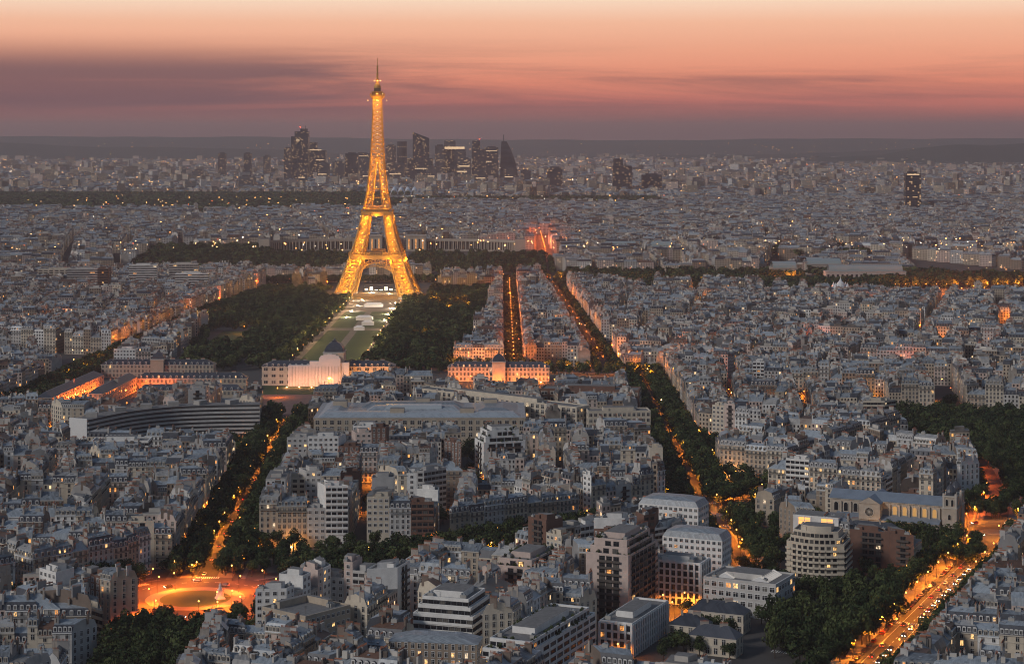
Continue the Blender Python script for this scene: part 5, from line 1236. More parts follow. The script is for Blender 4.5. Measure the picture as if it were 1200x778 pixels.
for z in (174, 184, 194, 204, 214, 224, 234, 244, 254, 264, 270): TP.append((0, 0, z, .42))
for k in range(4):
    for x in (-20, 20): c, s = (1, 0, -1, 0)[k], (0, 1, 0, -1)[k]; TP.append((x * c + 40 * s, x * s - 40 * c, 50, .6))
for k in range(4): c, s = (1, 0, -1, 0)[k], (0, 1, 0, -1)[k]; TP.append((13 * s, -13 * c, 270, .25)); TP.append((23.5 * s, -23.5 * c, 110, .4)); TP.append((7 * s, -7 * c, 279, .12)); TP.append((4 * s, -4 * c, 297, .05))
TPOW = 29000
def point(parent, loc, pw, col, rad=.4, name='lamp_light'):
    l = bpy.data.lights.new(name, 'POINT'); l.energy = pw; l.color = col; l.shadow_soft_size = rad; pass
    o = bpy.data.objects.new(name, l); COL.objects.link(o); o.parent = parent; o.location = loc; return o
bulb = MB(); bulb.lathe([(0, -.35), (.35, 0), (0, .35)], 6, 0); bulb = bulb.mesh('projector', [LAMPG])
for x, y, z, p in TP: part(root, 'projector', bulb, (x, y, z)); point(root, (x, y, z), TPOW * p, (1, .45, .02), .6)
# ------------------------------------------------------------------ skyline towers
def towerb(m, p):
    uv = N('ShaderNodeUVMap'); s = N('ShaderNodeSeparateXYZ'); L(uv.outputs[0], s.inputs[0]); at = N('ShaderNodeAttribute', attribute_name='tone')
    u = math_('DIVIDE', s.outputs[0], 4.4); v = math_('DIVIDE', s.outputs[1], 3.9); cb = N('ShaderNodeCombineXYZ'); L(math_('FLOOR', u), cb.inputs[0]); L(math_('FLOOR', v), cb.inputs[1]); L(at.outputs['Fac'], cb.inputs[2])
    wn = N('ShaderNodeTexWhiteNoise'); L(cb.outputs[0], wn.inputs['Vector'])
    mk = math_('MULTIPLY', math_('GREATER_THAN', math_('FRACT', v), .35), math_('GREATER_THAN', math_('FRACT', u), .15))
    L(mixc(mk, mixc(at.outputs['Fac'], (.03, .035, .045, 1), (.22, .21, .21, 1)), (.015, .018, .025, 1)), p.inputs['Base Color'])
    p.inputs['Emission Color'].default_value = (1, .6, .28, 1); L(math_('MULTIPLY', math_('MULTIPLY', mk, math_('GREATER_THAN', wn.outputs['Value'], .91)), .75), p.inputs['Emission Strength']); m.cycles.emission_sampling = 'NONE'
OFFICE = mat('office tower glass', (.03, .035, .045), .25, build=towerb, spec=.3)
SIGNL = mat('lit sign band', (.3, .25, .2), .5, emit=(1, .66, .36), es=1.1); REDL = mat('red beacon', (.3, .02, .02), .5, emit=(1, .06, .03), es=30)
def skyscraper(px0, px1, ytop, Y, label, tone=.1, shape='flat', yb=None, bands=(), d=None, red=False):
    x0, x1 = (px0 - CX) * Y / F, (px1 - CX) * Y / F; top = H - (ytop - HY) * Y / F; c = ((x0 + x1) / 2, Y); wd = x1 - x0; d = d or max(26, wd * .8); z0 = zt(0, Y); hh = top - z0
    root = thing('office_tower', label, 'skyscraper', (c[0], Y, z0), None); q = rect(0, 0, wd, d, 0); mb = MB()
    if shape == 'flat': mb.prism(q, 0, hh, 0, 1, tone); mb.box(0, 0, hh, hh + 5, wd * .3, d * .3, 0, 1)
    elif shape in ('slope_l', 'slope_r'):
        lo, hi = hh * .88, hh; zl, zr = (hi, lo) if shape == 'slope_r' else (lo, hi); zs = (zl, zr, zr, zl)
        for i in range(4): a, b = q[i], q[(i + 1) % 4]; l = math.hypot(b[0] - a[0], b[1] - a[1]); mb.face([(*a, 0), (*b, 0), (*b, zs[(i + 1) % 4]), (*a, zs[i])], 0, ((0, 0), (l, 0), (l, zs[(i + 1) % 4]), (0, zs[i])), tone)
        mb.face([(*q[i], zs[i]) for i in range(4)], 1)
    elif shape == 'spire':          # curved glass sail with mast
        n = 8; prev = q
        for k in range(n):
            f0, f1 = k / n, (k + 1) / n; g = lambda f: rect(-wd * .28 * f ** 2.2, 0, wd * (1 - .72 * f ** 2.2), d * (1 - .4 * f), 0)
            mb.taper(g(f0), hh * .86 * f0 if k else 0, g(f1), hh * .86 * f1, 0, 1, tone)
        mb.beam((-wd * .3, 0, hh * .84), (-wd * .3, 0, hh), 3, 1)
    elif shape == 'step':
        mb.prism(q, 0, hh * .8, 0, 1, tone); mb.prism(rect(-wd * .22, 0, wd * .5, d * .7, 0), hh * .8, hh, 0, 1, tone)
    elif shape == 'crown':
        mb.prism(q, 0, hh * .86, 0, 1, tone); mb.prism(rect(wd * .1, 0, wd * .8, d * .9, 0), hh * .86, hh * .95, 0, 1, tone); mb.prism(rect(wd * .22, 0, wd * .4, d * .6, 0), hh * .95, hh, 0, 1, tone); mb.beam((wd * .3, 0, hh), (wd * .3, 0, hh + 12), 1.5, 1)
    elif shape == 'round':
        mb.prism([(wd / 2 * math.cos(a), wd / 2 * math.sin(a)) for a in [k * math.pi / 8 for k in range(16)]], 0, hh, 0, 1, tone)
    part(root, 'body', mb.mesh('body', [OFFICE, DARK]))
    for f, w0, w1, th in bands:
        mb = MB(); mb.box((w0 + w1) / 2 * wd - wd / 2, -d / 2 - .4, hh * f, hh * f + th, (w1 - w0) * wd / 2, .3, 0, 0, bottom=True); part(root, 'lit_floor', mb.mesh('lit_floor', [SIGNL]))
    if red: mb = MB(); mb.lathe([(0, -2), (2, 0), (0, 2)], 6, 0); part(root, 'beacon', mb.mesh('beacon', [REDL]), (0, 0, hh + 7))
    return root
skyscraper(333, 342, 174, 7900, 'slim tower at the left foot of the tallest dark tower', .3)
skyscraper(342, 362, 151, 8000, 'tallest dark tower of the left skyline group with stepped crown', .02, 'crown', bands=((.78, .3, .5, 4),), red=True)
skyscraper(360, 382, 167, 8200, 'broad dark tower right of the tallest left one', .08, 'step', bands=((.8, .1, .8, 3), (.55, .5, .9, 3)))
skyscraper(405, 420, 180, 8100, 'low square tower just left of the iron tower', .15)
skyscraper(416, 434, 180, 8400, 'brownish slab tower partly hidden by the iron tower', .4, bands=((.9, .1, .9, 2),))
skyscraper(452, 464, 171, 8200, 'grey tower emerging right of the iron tower', .3, bands=((.5, .2, .9, 3), (.3, .1, .6, 3)))
skyscraper(465, 477, 166, 8400, 'narrow dark rounded tower right of the iron tower', .05, 'round')
skyscraper(484, 503, 155, 8000, 'dark tower with sharply slanting top in the right skyline group', .02, 'slope_r', bands=((.35, .05, .95, 3), (.28, .1, .9, 3), (.05, .2, .9, 5)))
skyscraper(478, 507, 186, 7900, 'wide low block under the slant-topped tower', .12, bands=((.6, .3, .9, 3),))
skyscraper(510, 521, 171, 8150, 'left pale wing of the broad tower with lit top', .7)
skyscraper(520, 546, 165, 8200, 'broad pale tower with bright lit sign along its top', .55, 'step', bands=((.8, .05, .95, 9),))
skyscraper(553, 571, 165, 8100, 'dark tower with raised left shoulder', .04, 'step', red=True)
skyscraper(568, 584, 173, 8000, 'speckled tower between dark ones in the right group', .2, bands=((.9, .1, .9, 2), (.6, .1, .5, 3)))
skyscraper(586, 607, 158, 8050, 'curved sail-shaped dark tower with mast, rightmost of the main group', .03, 'spire')
skyscraper(536, 552, 186, 7700, 'pale mid-height block with many lit floors', .8, bands=((.7, .1, .9, 4), (.5, .0, .7, 4), (.3, .2, .9, 4)))
skyscraper(390, 404, 190, 7800, 'low hazy block between the left group and iron tower', .5)
skyscraper(610, 622, 200, 7600, 'small low tower below the two orange lights', .3)
skyscraper(641, 659, 197, 6900, 'square dark tower right of the main skyline', .1)
skyscraper(718, 740, 186, 6600, 'dark twin-step tower standing alone over the right suburbs', .06, 'step')
skyscraper(752, 775, 205, 6700, 'low wide block near the lone dark twin-step tower', .15)
skyscraper(256, 265, 180, 8600, 'slim distant tower on the left plain', .25)
skyscraper(286, 295, 180, 8600, 'dark slim tower with a light at its foot on the left plain', .1)
skyscraper(309, 317, 183, 8700, 'faint slim tower nearest the left skyline group', .5)
skyscraper(281, 297, 207, 6900, 'hazy pale residential block left of the skyline', .9)
skyscraper(1060, 1078, 203, 5020, 'lone tall hotel tower with lit cap on the right', .22, 'flat', bands=((.955, .1, .9, 2.5),), d=24)
for i, (a, b, yt, Y) in enumerate(((372, 386, 192, 7700), (424, 440, 196, 7650), (455, 474, 192, 7750), (500, 512, 196, 7600), (556, 572, 200, 7550), (590, 604, 198, 7650), (226, 238, 200, 7900), (349, 360, 198, 7500))):
    skyscraper(a, b, yt, Y, ['small block right of the left skyline group', 'low block behind the iron tower', 'low lit block right of the iron tower', 'low block between slant-topped and broad pale towers', 'low block under the dark shouldered tower', 'low block under the sail-shaped tower', 'lowest block on the left plain', 'low block at the foot of the tallest dark tower'][i], [.5, .7, .4, .6, .3, .5, .7, .4][i], bands=((.5, .1, .8, 3),))
# ------------------------------------------------------------------ palace with two curved wings on the hill
PSTONE = mat('palace stone', (.42, .36, .30), .85, var=.15, scale=.1)
for sgn, lab in ((-1, 'left curved colonnaded palace wing on the hill behind the iron tower'), (1, 'right curved colonnaded palace wing on the hill behind the iron tower')):
    cx = -205; o = (cx + sgn * 110, 3400, 20); root = thing('palace_wing', lab, 'palace', o)
    arc = [(cx + sgn * (52 + 165 * math.sin(t)), 3420 - 75 * (1 - math.cos(t)) * 1.0) for t in [k / 14 * 1.35 for k in range(15)]]
    if sgn < 0: arc = arc[::-1]
    bk = wallpoly(arc, 16); mb = MB()
    for i in range(len(arc) - 1): mb.prism([arc[i], arc[i + 1], bk[i + 1], bk[i]], 20, 39, 0, 1)
    g = wallpoly(arc, -2.2)
    for i in range(len(arc) - 1): mb.prism([g[i], g[i + 1], arc[i + 1], arc[i]], 37, 41, 0, 0, bottom=True); mb.prism([g[i], g[i + 1], arc[i + 1], arc[i]], 19, 22, 0, 0)
    part(root, 'wall', mb.mesh('wall', [PSTONE, FLAT], o))
    for i in range(len(arc) - 1):
        for k in range(2):
            p = lerp2(g[i], g[i + 1], (k + .5) / 2); q_ = lerp2(arc[i], arc[i + 1], (k + .5) / 2)
            mb = MB(); mb.box(*lerp2(p, q_, .4), 22, 37, 1.1, 1.1, 0, 0); part(root, 'column', mb.mesh('column', [PSTONE], o))
            a_, b_ = lerp2(arc[i], arc[i + 1], (k + .08) / 2 ), lerp2(arc[i], arc[i + 1], (k + .92) / 2)
            mb = MB(); l = math.hypot(b_[0] - a_[0], b_[1] - a_[1]); n = ((b_[1] - a_[1]) / l * .1, -(b_[0] - a_[0]) / l * .1); mb.face([(a_[0] + n[0], a_[1] + n[1], 23), (b_[0] + n[0], b_[1] + n[1], 23), (b_[0] + n[0], b_[1] + n[1], 36), (a_[0] + n[0], a_[1] + n[1], 36)]); part(root, 'window', mb.mesh('window', [GLASS], o))
    mb = MB(); mb.box(cx + sgn * 38, 3424, 20, 46, 17, 17, 0, 0, mt=1); mb.box(cx + sgn * 38, 3424, 46, 47, 18, 18, 0, 0, bottom=True)
    pv = part(root, 'pavilion', mb.mesh('pavilion', [PSTONE, FLAT], o))
    for k in range(5): mb = MB(); x = cx + sgn * 38 - 12 + k * 6; mb.face([(x - 1.3, 3406.9, 23), (x + 1.3, 3406.9, 23), (x + 1.3, 3406.9, 41), (x - 1.3, 3406.9, 41)]); part(pv, 'window', mb.mesh('window', [GLASS if k % 2 else WARM2], o))
    e = arc[-1] if sgn > 0 else arc[0]; mb = MB(); mb.box(e[0] + sgn * 6, e[1] + 8, 20, 43, 9, 12, 0, 0, mt=1); part(root, 'end_pavilion', mb.mesh('end_pavilion', [PSTONE, FLAT], o))
# white sail-roofed museum in the far wood
o = ((470 - CX) * 5900 / F, 5900, 20); root = thing('glass_museum', 'pale glass-sailed museum at the edge of the far dark wood', 'museum', o)
for k in range(4):
    mb = MB(); 
    for i in range(6):
        a0, a1 = i / 6, (i + 1) / 6; P_ = lambda a, s: (-34 + k * 20 + 26 * a, -12 * s + k * 3, 44 * math.sin(a * 2.2 + .4) * (1 - .2 * s)); mb.face([P_(a0, 0), P_(a1, 0), P_(a1, 1), P_(a0, 1)])
    part(root, 'sail', mb.mesh('sail', [mat('white glass sail', (.6, .66, .72), .3)]))
mb = MB(); mb.box(4, 6, 0, 18, 38, 8, 0, 0); part(root, 'wall', mb.mesh('wall', [WHITE]))
# distant riverside halls
GLZ = mat('dim hall glass', (.28, .34, .34), .3)
def hall(px0, px1, yb, hgt, d, label, w_, lit=0, dome=False, name='exhibition_hall', cat='hall'):
    Y = F * H / (yb - HY); x0, x1 = (px0 - CX) * Y / F, (px1 - CX) * Y / F; o = ((x0 + x1) / 2, Y + d / 2, zt(0, Y)); hw = (x1 - x0) / 2; root = thing(name, label, cat, o)
    mb = MB(); mb.box(0, 0, 0, hgt, hw, d / 2, 0, 0); mb.box(0, 0, hgt, hgt + 1, hw + .5, d / 2 + .5, 0, 0, bottom=True); part(root, 'wall', mb.mesh('wall', [w_]))
    mb = MB(); n = 8
    for i in range(n):
        a, b = math.pi * i / n, math.pi * (i + 1) / n; mb.face([(-hw * .92, -d * .42 * math.cos(a), hgt + 1 + 9 * math.sin(a)), (hw * .92, -d * .42 * math.cos(a), hgt + 1 + 9 * math.sin(a)), (hw * .92, -d * .42 * math.cos(b), hgt + 1 + 9 * math.sin(b)), (-hw * .92, -d * .42 * math.cos(b), hgt + 1 + 9 * math.sin(b))])
    rf_ = part(root, 'roof', mb.mesh('roof', [GLZ]))
    if dome: mb = MB(); mb.lathe([(14, hgt), (14, hgt + 9), (11, hgt + 15), (6, hgt + 19), (2, hgt + 21), (1, hgt + 26), (0, hgt + 30)], 16, 0); part(rf_, 'dome', mb.mesh('dome', [GLZ]))
    m = int(hw * 2 / 7)
    for k in range(m):
        x = -hw + (k + .5) * 2 * hw / m; mb = MB(); mb.face([(x - 1.6, -d / 2 - .1, 2), (x + 1.6, -d / 2 - .1, 2), (x + 1.6, -d / 2 - .1, hgt * .8), (x - 1.6, -d / 2 - .1, hgt * .8)]); part(root, 'window', mb.mesh('window', [lit or GLASS]))
hall(905, 935, 326, 15, 40, 'small hall with orange-lit tall openings by the river trees', PSTONE, mat('orange lit opening', (.3, .2, .1), .5, emit=(1, .3, .06), es=1.6))
hall(945, 988, 322, 16, 60, 'grey domed exhibition hall right of the orange-lit one', PSTONE, 0, False)
hall(848, 898, 320, 13, 40, 'long low riverside hall with pale glass roof', PSTONE, 0, False)
hall(708, 752, 313, 20, 30, 'mansion block with yellow-lit floors, left of two beyond the river', MATS['wall cream'], WARM, name='mansion_block', cat='mansion block')
hall(762, 788, 313, 20, 30, 'mansion block with bright white-lit floors beyond the river', MATS['wall cream'], WARM3, name='mansion_block', cat='mansion block')
hall(968, 1062, 333, 18, 24, 'long pinkish palace front closing the far square', MATS['wall pinkish'], 0, name='palace', cat='palace')
# pale pavilion with little onion domes near the river
x, y = G(985, 345, 10); root = thing('pale_pavilion', 'small pale pavilion with a pointed dome shining among the far roofs', 'pavilion', (x, y, 0)); mb = MB(); mb.box(0, 0, 0, 18, 8, 8, 0, 0); part(root, 'wall', mb.mesh('wall', [WHITE])); mb = MB(); mb.lathe([(6, 18), (6.5, 21), (5, 25), (2, 28), (.6, 31), (0, 36)], 12, 0)
for sx in (-1, 1):
    for sy in (-1, 1): mb.lathe([(2.5, 18), (2.7, 20), (1.8, 22.5), (.4, 25), (0, 27)], 10, 0, sx * 8, sy * 8)
part(root, 'dome', mb.mesh('dome', [WHITE]))
# event tents and stage in the park
TENT = mat('white tent canvas', (.75, .74, .72), .8); STG = mat('stage light wall', (.5, .45, .35), .5, emit=(1, .86, .6), es=2.2)
for i, (px, py, wd, d) in enumerate(((421, 384, 12, 8), (431, 378, 14, 8), (427, 372, 20, 8), (438, 357, 24, 8))):
    x, y = G(px, py, 3); root = thing('event_tent', ['low white tent on the park axis nearest the palace', 'white tent just right of the nearest one on the park axis', 'wide white tent across the middle of the park axis', 'white tent nearest the iron tower'][i], 'tent', (x, y, .12))
    mb = MB(); mb.box(0, 0, 0, 3.2, wd / 2, d / 2, 0, 0); part(root, 'side_sheet', mb.mesh('side_sheet', [TENT])); mb = MB(); hip(mb, rect(0, 0, wd + .6, d + .6, 0), 3.25, 2.4, 0); part(root, 'roof', mb.mesh('roof', [TENT]))
root = thing('stage', 'brightly lit white stage under the arch of the iron tower', 'stage', (TX, TY + 70, .1)); mb = MB(); mb.box(0, 0, 0, 1.4, 24, 9, 0, 0); part(root, 'floor', mb.mesh('floor', [DARK]))
for k in range(7): mb = MB(); mb.box(-21 + k * 7, 8, 1.4, 4 + 2.5 * math.sin(k * 1.9), 2.2, .3, 0, 0); part(root, 'light_wall', mb.mesh('light_wall', [STG]))
mb = MB(); 
for x in (-24, 24): mb.beam((x, 8, 0), (x, 8, 9), .6)
mb.beam((-24, 8, 9), (24, 8, 9), .6); part(root, 'truss', mb.mesh('truss', [RAIL]))
# ------------------------------------------------------------------ street lamps
def lampset(kind):
    col = (1, .265, .02) if kind == 'sodium' else (1, .62, .3); e = mat('lamp globe ' + kind, (.4, .3, .2), .4, emit=(1, .42, .08) if kind == 'sodium' else (1, .7, .36), es=7)
    mb = MB(); mb.lathe([(.16, 0), (.12, 1), (.08, 7.6)], 6, 0); mb.beam((0, 0, 7.6), (1.1, 0, 8.2), .1); p = mb.mesh('pole', [RAIL]); mb = MB(); mb.lathe([(0, 7.6), (.28, 7.8), (.36, 8.1), (.2, 8.4), (0, 8.5)], 8, 0, 1.1, 0); return p, mb.mesh('lantern', [e]), col
LS = {k: lampset(k) for k in ('sodium', 'white')}
NL = [0]
LAMPS = []
def lamp(x, y, label, grp, pw, kind='sodium', rz=0, col=None): LAMPS.append((x, y, label, grp, pw, kind, rz, col))
def spot(parent, loc, pw, col):
    l = bpy.data.lights.new('lamp_light', 'SPOT'); l.energy = pw; l.color = col; l.shadow_soft_size = .3; l.spot_size = R(168); l.spot_blend = .4
    o = bpy.data.objects.new('lamp_light', l); COL.objects.link(o); o.parent = parent; o.location = loc
def build_lamps():
    LAMPS.sort(key=lambda l: l[1]); rest = MB(); far = []
    for i, (x, y, label, grp, pw, kind, rz, col) in enumerate(LAMPS):
        p, g, c = LS[kind]; NL[0] += 1
        if i < 298:
            root = thing('street_lamp', label, 'street lamp', (x, y, zt(x, y) + .15), grp, rz); part(root, 'pole', p); part(root, 'lantern', g); spot(root, (1.1, 0, 7.5), pw, col or c)
        else: z = zt(x, y); rest.beam((x, y, z), (x, y, z + 8), .16, 0); rest.lathe([(0, z + 8), (.45, z + 8.4), (0, z + 8.8)], 6, 1, x, y); far.append((x, y, z + 7.6, pw, col or c))
    o = struct('far_street_lamps', rest.mesh('far_street_lamps', [RAIL, mat('far lamp globe', (.4, .3, .2), .4, emit=(1, .30, .045), es=9)]), 'stuff', 'small street lamps along the far avenues and the quay')
    for x, y, z, pw, c in far: (point(o, (x, y, z + 3), pw * .5, c, .3) if y > 1750 else spot(o, (x, y, z), pw, c))
def lamps(pts, offs, sp, phrase, grp, pw, kind='sodium', col=None, names=None):
    for oi, off in enumerate(offs):
        n = 0
        for a, b in zip(pts, pts[1:]):
            l = math.hypot(b[0] - a[0], b[1] - a[1]); u = ((b[0] - a[0]) / l, (b[1] - a[1]) / l); t = sp * (.3 + .4 * (oi % 2))
            while t < l:
                x, y = a[0] + u[0] * t + u[1] * off, a[1] + u[1] * t - u[0] * off
                if abs(x) < .265 * y and y > 830 and not any(math.hypot(x - c[0], y - c[1]) < r - 14 for c, r in CIRC):
                    n += 1; ang = math.atan2(-u[0], u[1]) + (math.pi if off > 0 else 0); lamp(x, y, 'lamp %s, %s from the near end' % (phrase.replace('@', (names or ['left', 'right', 'far left', 'far right'])[oi] if len(offs) > 1 else 'middle'), ordn(n)), grp, pw * RNG.uniform(.7, 1.3), kind, ang, col)
                t += sp
PW = 26000
RED = (1, .15, .015)
lamps([(-154, 985), (-176, 1560)], (-6.3, 6.3), 26, 'on the @ kerb of the avenue above the roundabout', 'lamps of the avenue above the roundabout', PW)
lamps([(-154, 985), (-176, 1560)], (-17.6, 17.3), 34, 'on the @ pavement above the roundabout', 'outer lamps of the avenue above the roundabout', PW * .8, names=['outer left', 'outer right'])
lamps([(-150, 800), (-153, 920)], (-17.5, 17.5), 40, 'on the @ side below the roundabout', 'lamps of the avenue below the roundabout', PW * .9, col=RED)
for k in range(12):
    a = k * math.pi / 6 + .2; lamp(PLACE[0] + 40 * math.cos(a), PLACE[1] + 40 * math.sin(a), 'street lamp on the outer kerb of the roundabout, %s anticlockwise' % ordn(k + 1), 'lamps of the roundabout', PW * .6, 'sodium', a + math.pi, (1, .13, .008))
for k in range(4):
    a = k * math.pi / 2 + .6; lamp(PLACE[0] + 23 * math.cos(a), PLACE[1] + 23 * math.sin(a), 'street lamp on the central island of the roundabout, %s anticlockwise' % ordn(k + 1), 'lamps of the roundabout island', PW * 2.6, 'sodium', a, (1, .16, .01))
lamps([(-110, 983), (100, 1142)], (-15.5, 15.5), 42, 'on the @ side between roundabout and leafy crossing', 'lamps between roundabout and leafy crossing', PW * .3)
lamps([(-330, 812), (-185, 970)], (0,), 44, 'in the @ of the avenue left of the roundabout', 'lamps of the side avenue', PW * .6)
lamps([(115, 1190), (118, 1820)], (-6, 6), 34, 'on the @ kerb beyond the leafy crossing', 'lamps of the avenue beyond the leafy crossing', PW)
lamps([(115, 1190), (118, 1820)], (-19.5, 19.5), 52, 'on the @ pavement beyond the leafy crossing', 'outer lamps of the avenue beyond the crossing', PW * .7, names=['outer left', 'outer right'])
lamps([(118, 1030), (118, 1180)], (-6, 6), 26, 'on the @ kerb at the leafy crossing', 'lamps of the leafy crossing', PW * 1.2)
lamps([(112, 742), (258, 1066)], (-9.6, 9.6), 24, 'on the @ kerb of the lower right boulevard', 'lamps of the lower right boulevard', PW)
for k in range(7): a = k * .9; lamp(275 + 29 * math.cos(a), 1112 + 29 * math.sin(a), 'street lamp ringing the square before the church, %s anticlockwise' % ordn(k + 1), 'lamps of the church square', PW * 1.3, 'sodium', a + math.pi)
lamps([(275, 1140), (300, 1206), (330, 1420)], (-8,), 36, 'in the @ of the boulevard beyond the church', 'lamps of the boulevard beyond the church', PW * 1.2, col=RED)
lamps([(118, 1158), (285, 1400)], (0.5,), 50, 'in the @ of the street behind the church', 'lamps of the street behind the church', PW * .5)
lamps([(36, 822), (98, 980), (118, 1040)], (-5.2, 5.2), 20, 'on the @ side of the orange lane', 'lamps of the orange lane', PW * .55)
lamps([(2, 1880), (-4, 2940)], (0,), 36, 'in the @ of the red-lit straight avenue', 'lamps of the red-lit avenue', PW * .9, col=(1, .2, .02))
lamps([(89, 1880), (57, 2950)], (0,), 80, 'in the @ of the far straight avenue', 'lamps of the far straight avenue', PW * .9, col=(1, .23, .02))
lamps([(57, 3330), (57, 3950)], (0,), 30, 'in the @ of the glowing avenue beyond the river', 'lamps of the avenue beyond the river', PW * 1.6, col=RED)
lamps([(-60, 1868), (118, 1815)], (0,), 22, 'in the @ of the bright cross avenue', 'lamps of the bright cross avenue', PW * 1.0, col=(1, .25, .025))
lamps([(-412, 1440), (-372, 2400)], (0,), 60, 'in the @ of the avenue left of the park', 'lamps of the avenue left of the park', PW * 1.3)
lamps([(60, 2940), (520, 2800)], (0,), 36, 'in the @ of the far quay', 'lamps of the far quay', PW * 1.6, col=(1, .28, .04))
lamps([(545, 2740), (790, 2760)], (0,), 16, 'in the @ of the glowing far square', 'lamps of the far square', PW * 2.6, col=(1, .2, .02))
lamps([(545, 2812), (790, 2832)], (0,), 15, 'in the @ of the far square edge', 'lamps of the far square edge', PW * 2.2, col=(1, .25, .03))
lamps([(-214, 1900), (-214, 2650)], (0,), 48, 'in the @ of the left park walk', 'lamps of the left park walk', PW * .9, 'white'); lamps([(-144, 1900), (-144, 2650)], (0,), 48, 'in the @ of the right park walk', 'lamps of the right park walk', PW * .9, 'white')
pl_ = sorted(((RNG.uniform(-320, -40), RNG.uniform(1900, 2780)) for _ in range(18)), key=lambda p: p[1])
for k, (x, y) in enumerate(p for p in pl_ if abs(p[0] + 180) > 45): lamp(x, y, 'lone lamp among the trees of the great park, %s from the near end' % ordn(k + 1), 'lone lamps of the great park', PW * 1.2)
ss = []
for q in BLOCKS:
    for p in q:
        if p[1] < 1750 and RNG.random() < .36 and abs(p[0]) < .26 * p[1]: ss.append((p[0] + RNG.uniform(-2, 2), p[1] + RNG.uniform(-2, 2)))
ss = [p for p in ss if not any(inpoly(p, b['fp']) for b in HOUSES if abs(b['c'][0] - p[0]) < 40 and abs(b['c'][1] - p[1]) < 40) and p[1] > 840]
for k, p in enumerate(sorted(ss, key=lambda p: p[1])[:130]): lamp(p[0], p[1], 'street lamp at a side street corner, %s from the near end' % ordn(k + 1), 'lamps of the side streets', PW * RNG.uniform(.4, 1.1), 'sodium', RNG.uniform(0, 6), None)
for q in BLOCKS:
    for p in q:
        if 1750 < p[1] < 2980 and RNG.random() < .07 and not blocked(p): lamp(p[0], p[1], 'far lamp', 'far', PW * RNG.uniform(.5, 1.6), 'sodium', 0, RNG.choice([None, (1, .25, .025), RED]))
build_lamps()
# floodlights that wash facades
FLM = MB(); FLM.box(0, 0, .3, .9, .4, .25, 0, 0); FLM.box(0, 0, 0, .3, .1, .1, 0, 1); FLM = FLM.mesh('housing', [mat('floodlight glass', (.4, .3, .2), .4, emit=(1, .6, .3), es=12), RAIL])
def flood(x, y, z, label, pw, col):
    root = thing('floodlight', label, 'floodlight', (x, y, z), 'floodlights'); part(root, 'housing', FLM); point(root, (0, 0, 1.4), pw, col, .5)
for k in range(5): flood(-199 + k * 11, 1734, .1, 'floodlight before the wrapped palace pavilion, %s from left' % ordn(k + 1), 5200, (1, .36, .15))
for k in range(4): flood(-138 + k * 9, 1738, .1, 'floodlight before the right palace range, %s from left' % ordn(k + 1), 8000, (1, .34, .05))
for k in range(6): flood(-354, 1600 + k * 20, .1, 'red-orange floodlight in the barracks yard, %s from the near end' % ordn(k + 1), 21000, (1, .17, .02))
for k in range(3): flood(-335 + k * 16, 1705, .1, 'red-orange floodlight across the yard end, %s from left' % ordn(k + 1), 17000, (1, .17, .02))
for k in range(6): flood(-371 + k * 12, 1514, .1, 'gold floodlight at the barracks front, %s from left' % ordn(k + 1), 5000, (1, .5, .1))
for k in range(5): flood(-50 + k * 19, 1768, .1, 'orange floodlight at the right barracks, %s from left' % ordn(k + 1), 9000, (1, .22, .02))
flood(TX - 12, TY + 52, .2, 'white floodlight under the iron tower, left one', 34000, (1, .8, .55)); flood(TX + 14, TY + 40, .2, 'white floodlight under the iron tower, right one', 30000, (1, .75, .45))
for k in range(5): x, y = G(925 - 12 * (k % 2) + k * 2, 328 + k * .3); flood((905 + k * 7.5 - CX) * 3010 / F, 3008, .2, 'orange floodlight at the small riverside hall, %s from left' % ordn(k + 1), 30000, (1, .25, .04))
for k in range(8): flood(-178 + (-24 if k % 2 else 24), 2360 + k * 40, .2, 'white floodlight on the park axis, %s from the near end' % ordn(k + 1), 26000, (1, .84, .6))
for k in range(3): flood(206 + k * 9, 1093 - k * 4.1, 1, 'warm floodlight along the church aisle, %s from left' % ordn(k + 1), 1500, (1, .5, .15))
for tx, ty, pw in ((209, 1530, 9000), (150, 1300, 5000), (-330, 1330, 4000), (30, 1180, 3500), (-90, 1075, 4500), (330, 1650, 8000)):
    b = min((b for b in HOUSES if b.get('solo') and b['kind'] == 'haus' and facing(b['fp'][0], b['fp'][1])[1] and b['px'] > 12), key=lambda b: math.hypot(b['c'][0] - tx, b['c'][1] - ty))
    A, B = b['fp'][0], b['fp'][1]; nrm, _ = facing(A, B); m = lerp2(A, B, .5)
    flood(m[0] + nrm[0] * 4.5, m[1] + nrm[1] * 4.5, .3, 'gold floodlight before the %s-storey house %s' % (CARD[min(12, b['fl'])], b['label'].split(', ')[1]), pw, (1, .42, .07))
# glowing roof-top lounge by the rounded block
root = thing('roof_lounge', 'glass roof lounge with two glowing gold picture windows', 'roof lounge', (160, 1022, 0)); mb = MB(); mb.box(0, 0, 0, 27, 12, 7, GRID, 0, mt=1); part(root, 'wall', mb.mesh('wall', [MATS['wall white'], FLAT]))
for s in (-6, 6): mb = MB(); c, si = math.cos(GRID), math.sin(GRID); part(root, 'window', WIN_BIG if 'WIN_BIG' in globals() else win(False, mat('glowing picture window', (.4, .25, .1), .4, emit=(1, .42, .1), es=1.6), WHITE), (s * c + 7.03 * si, s * si - 7.03 * c, 23.4), GRID, (3.6, 1, 3.2))
for f in range(6):
    for k in range(7): c, si = math.cos(GRID), math.sin(GRID); s = -10 + k * 3.3; part(root, 'window', win(True, GLASS, WHITE), (s * c + 7.03 * si, s * si - 7.03 * c, 2 + f * 3), GRID)
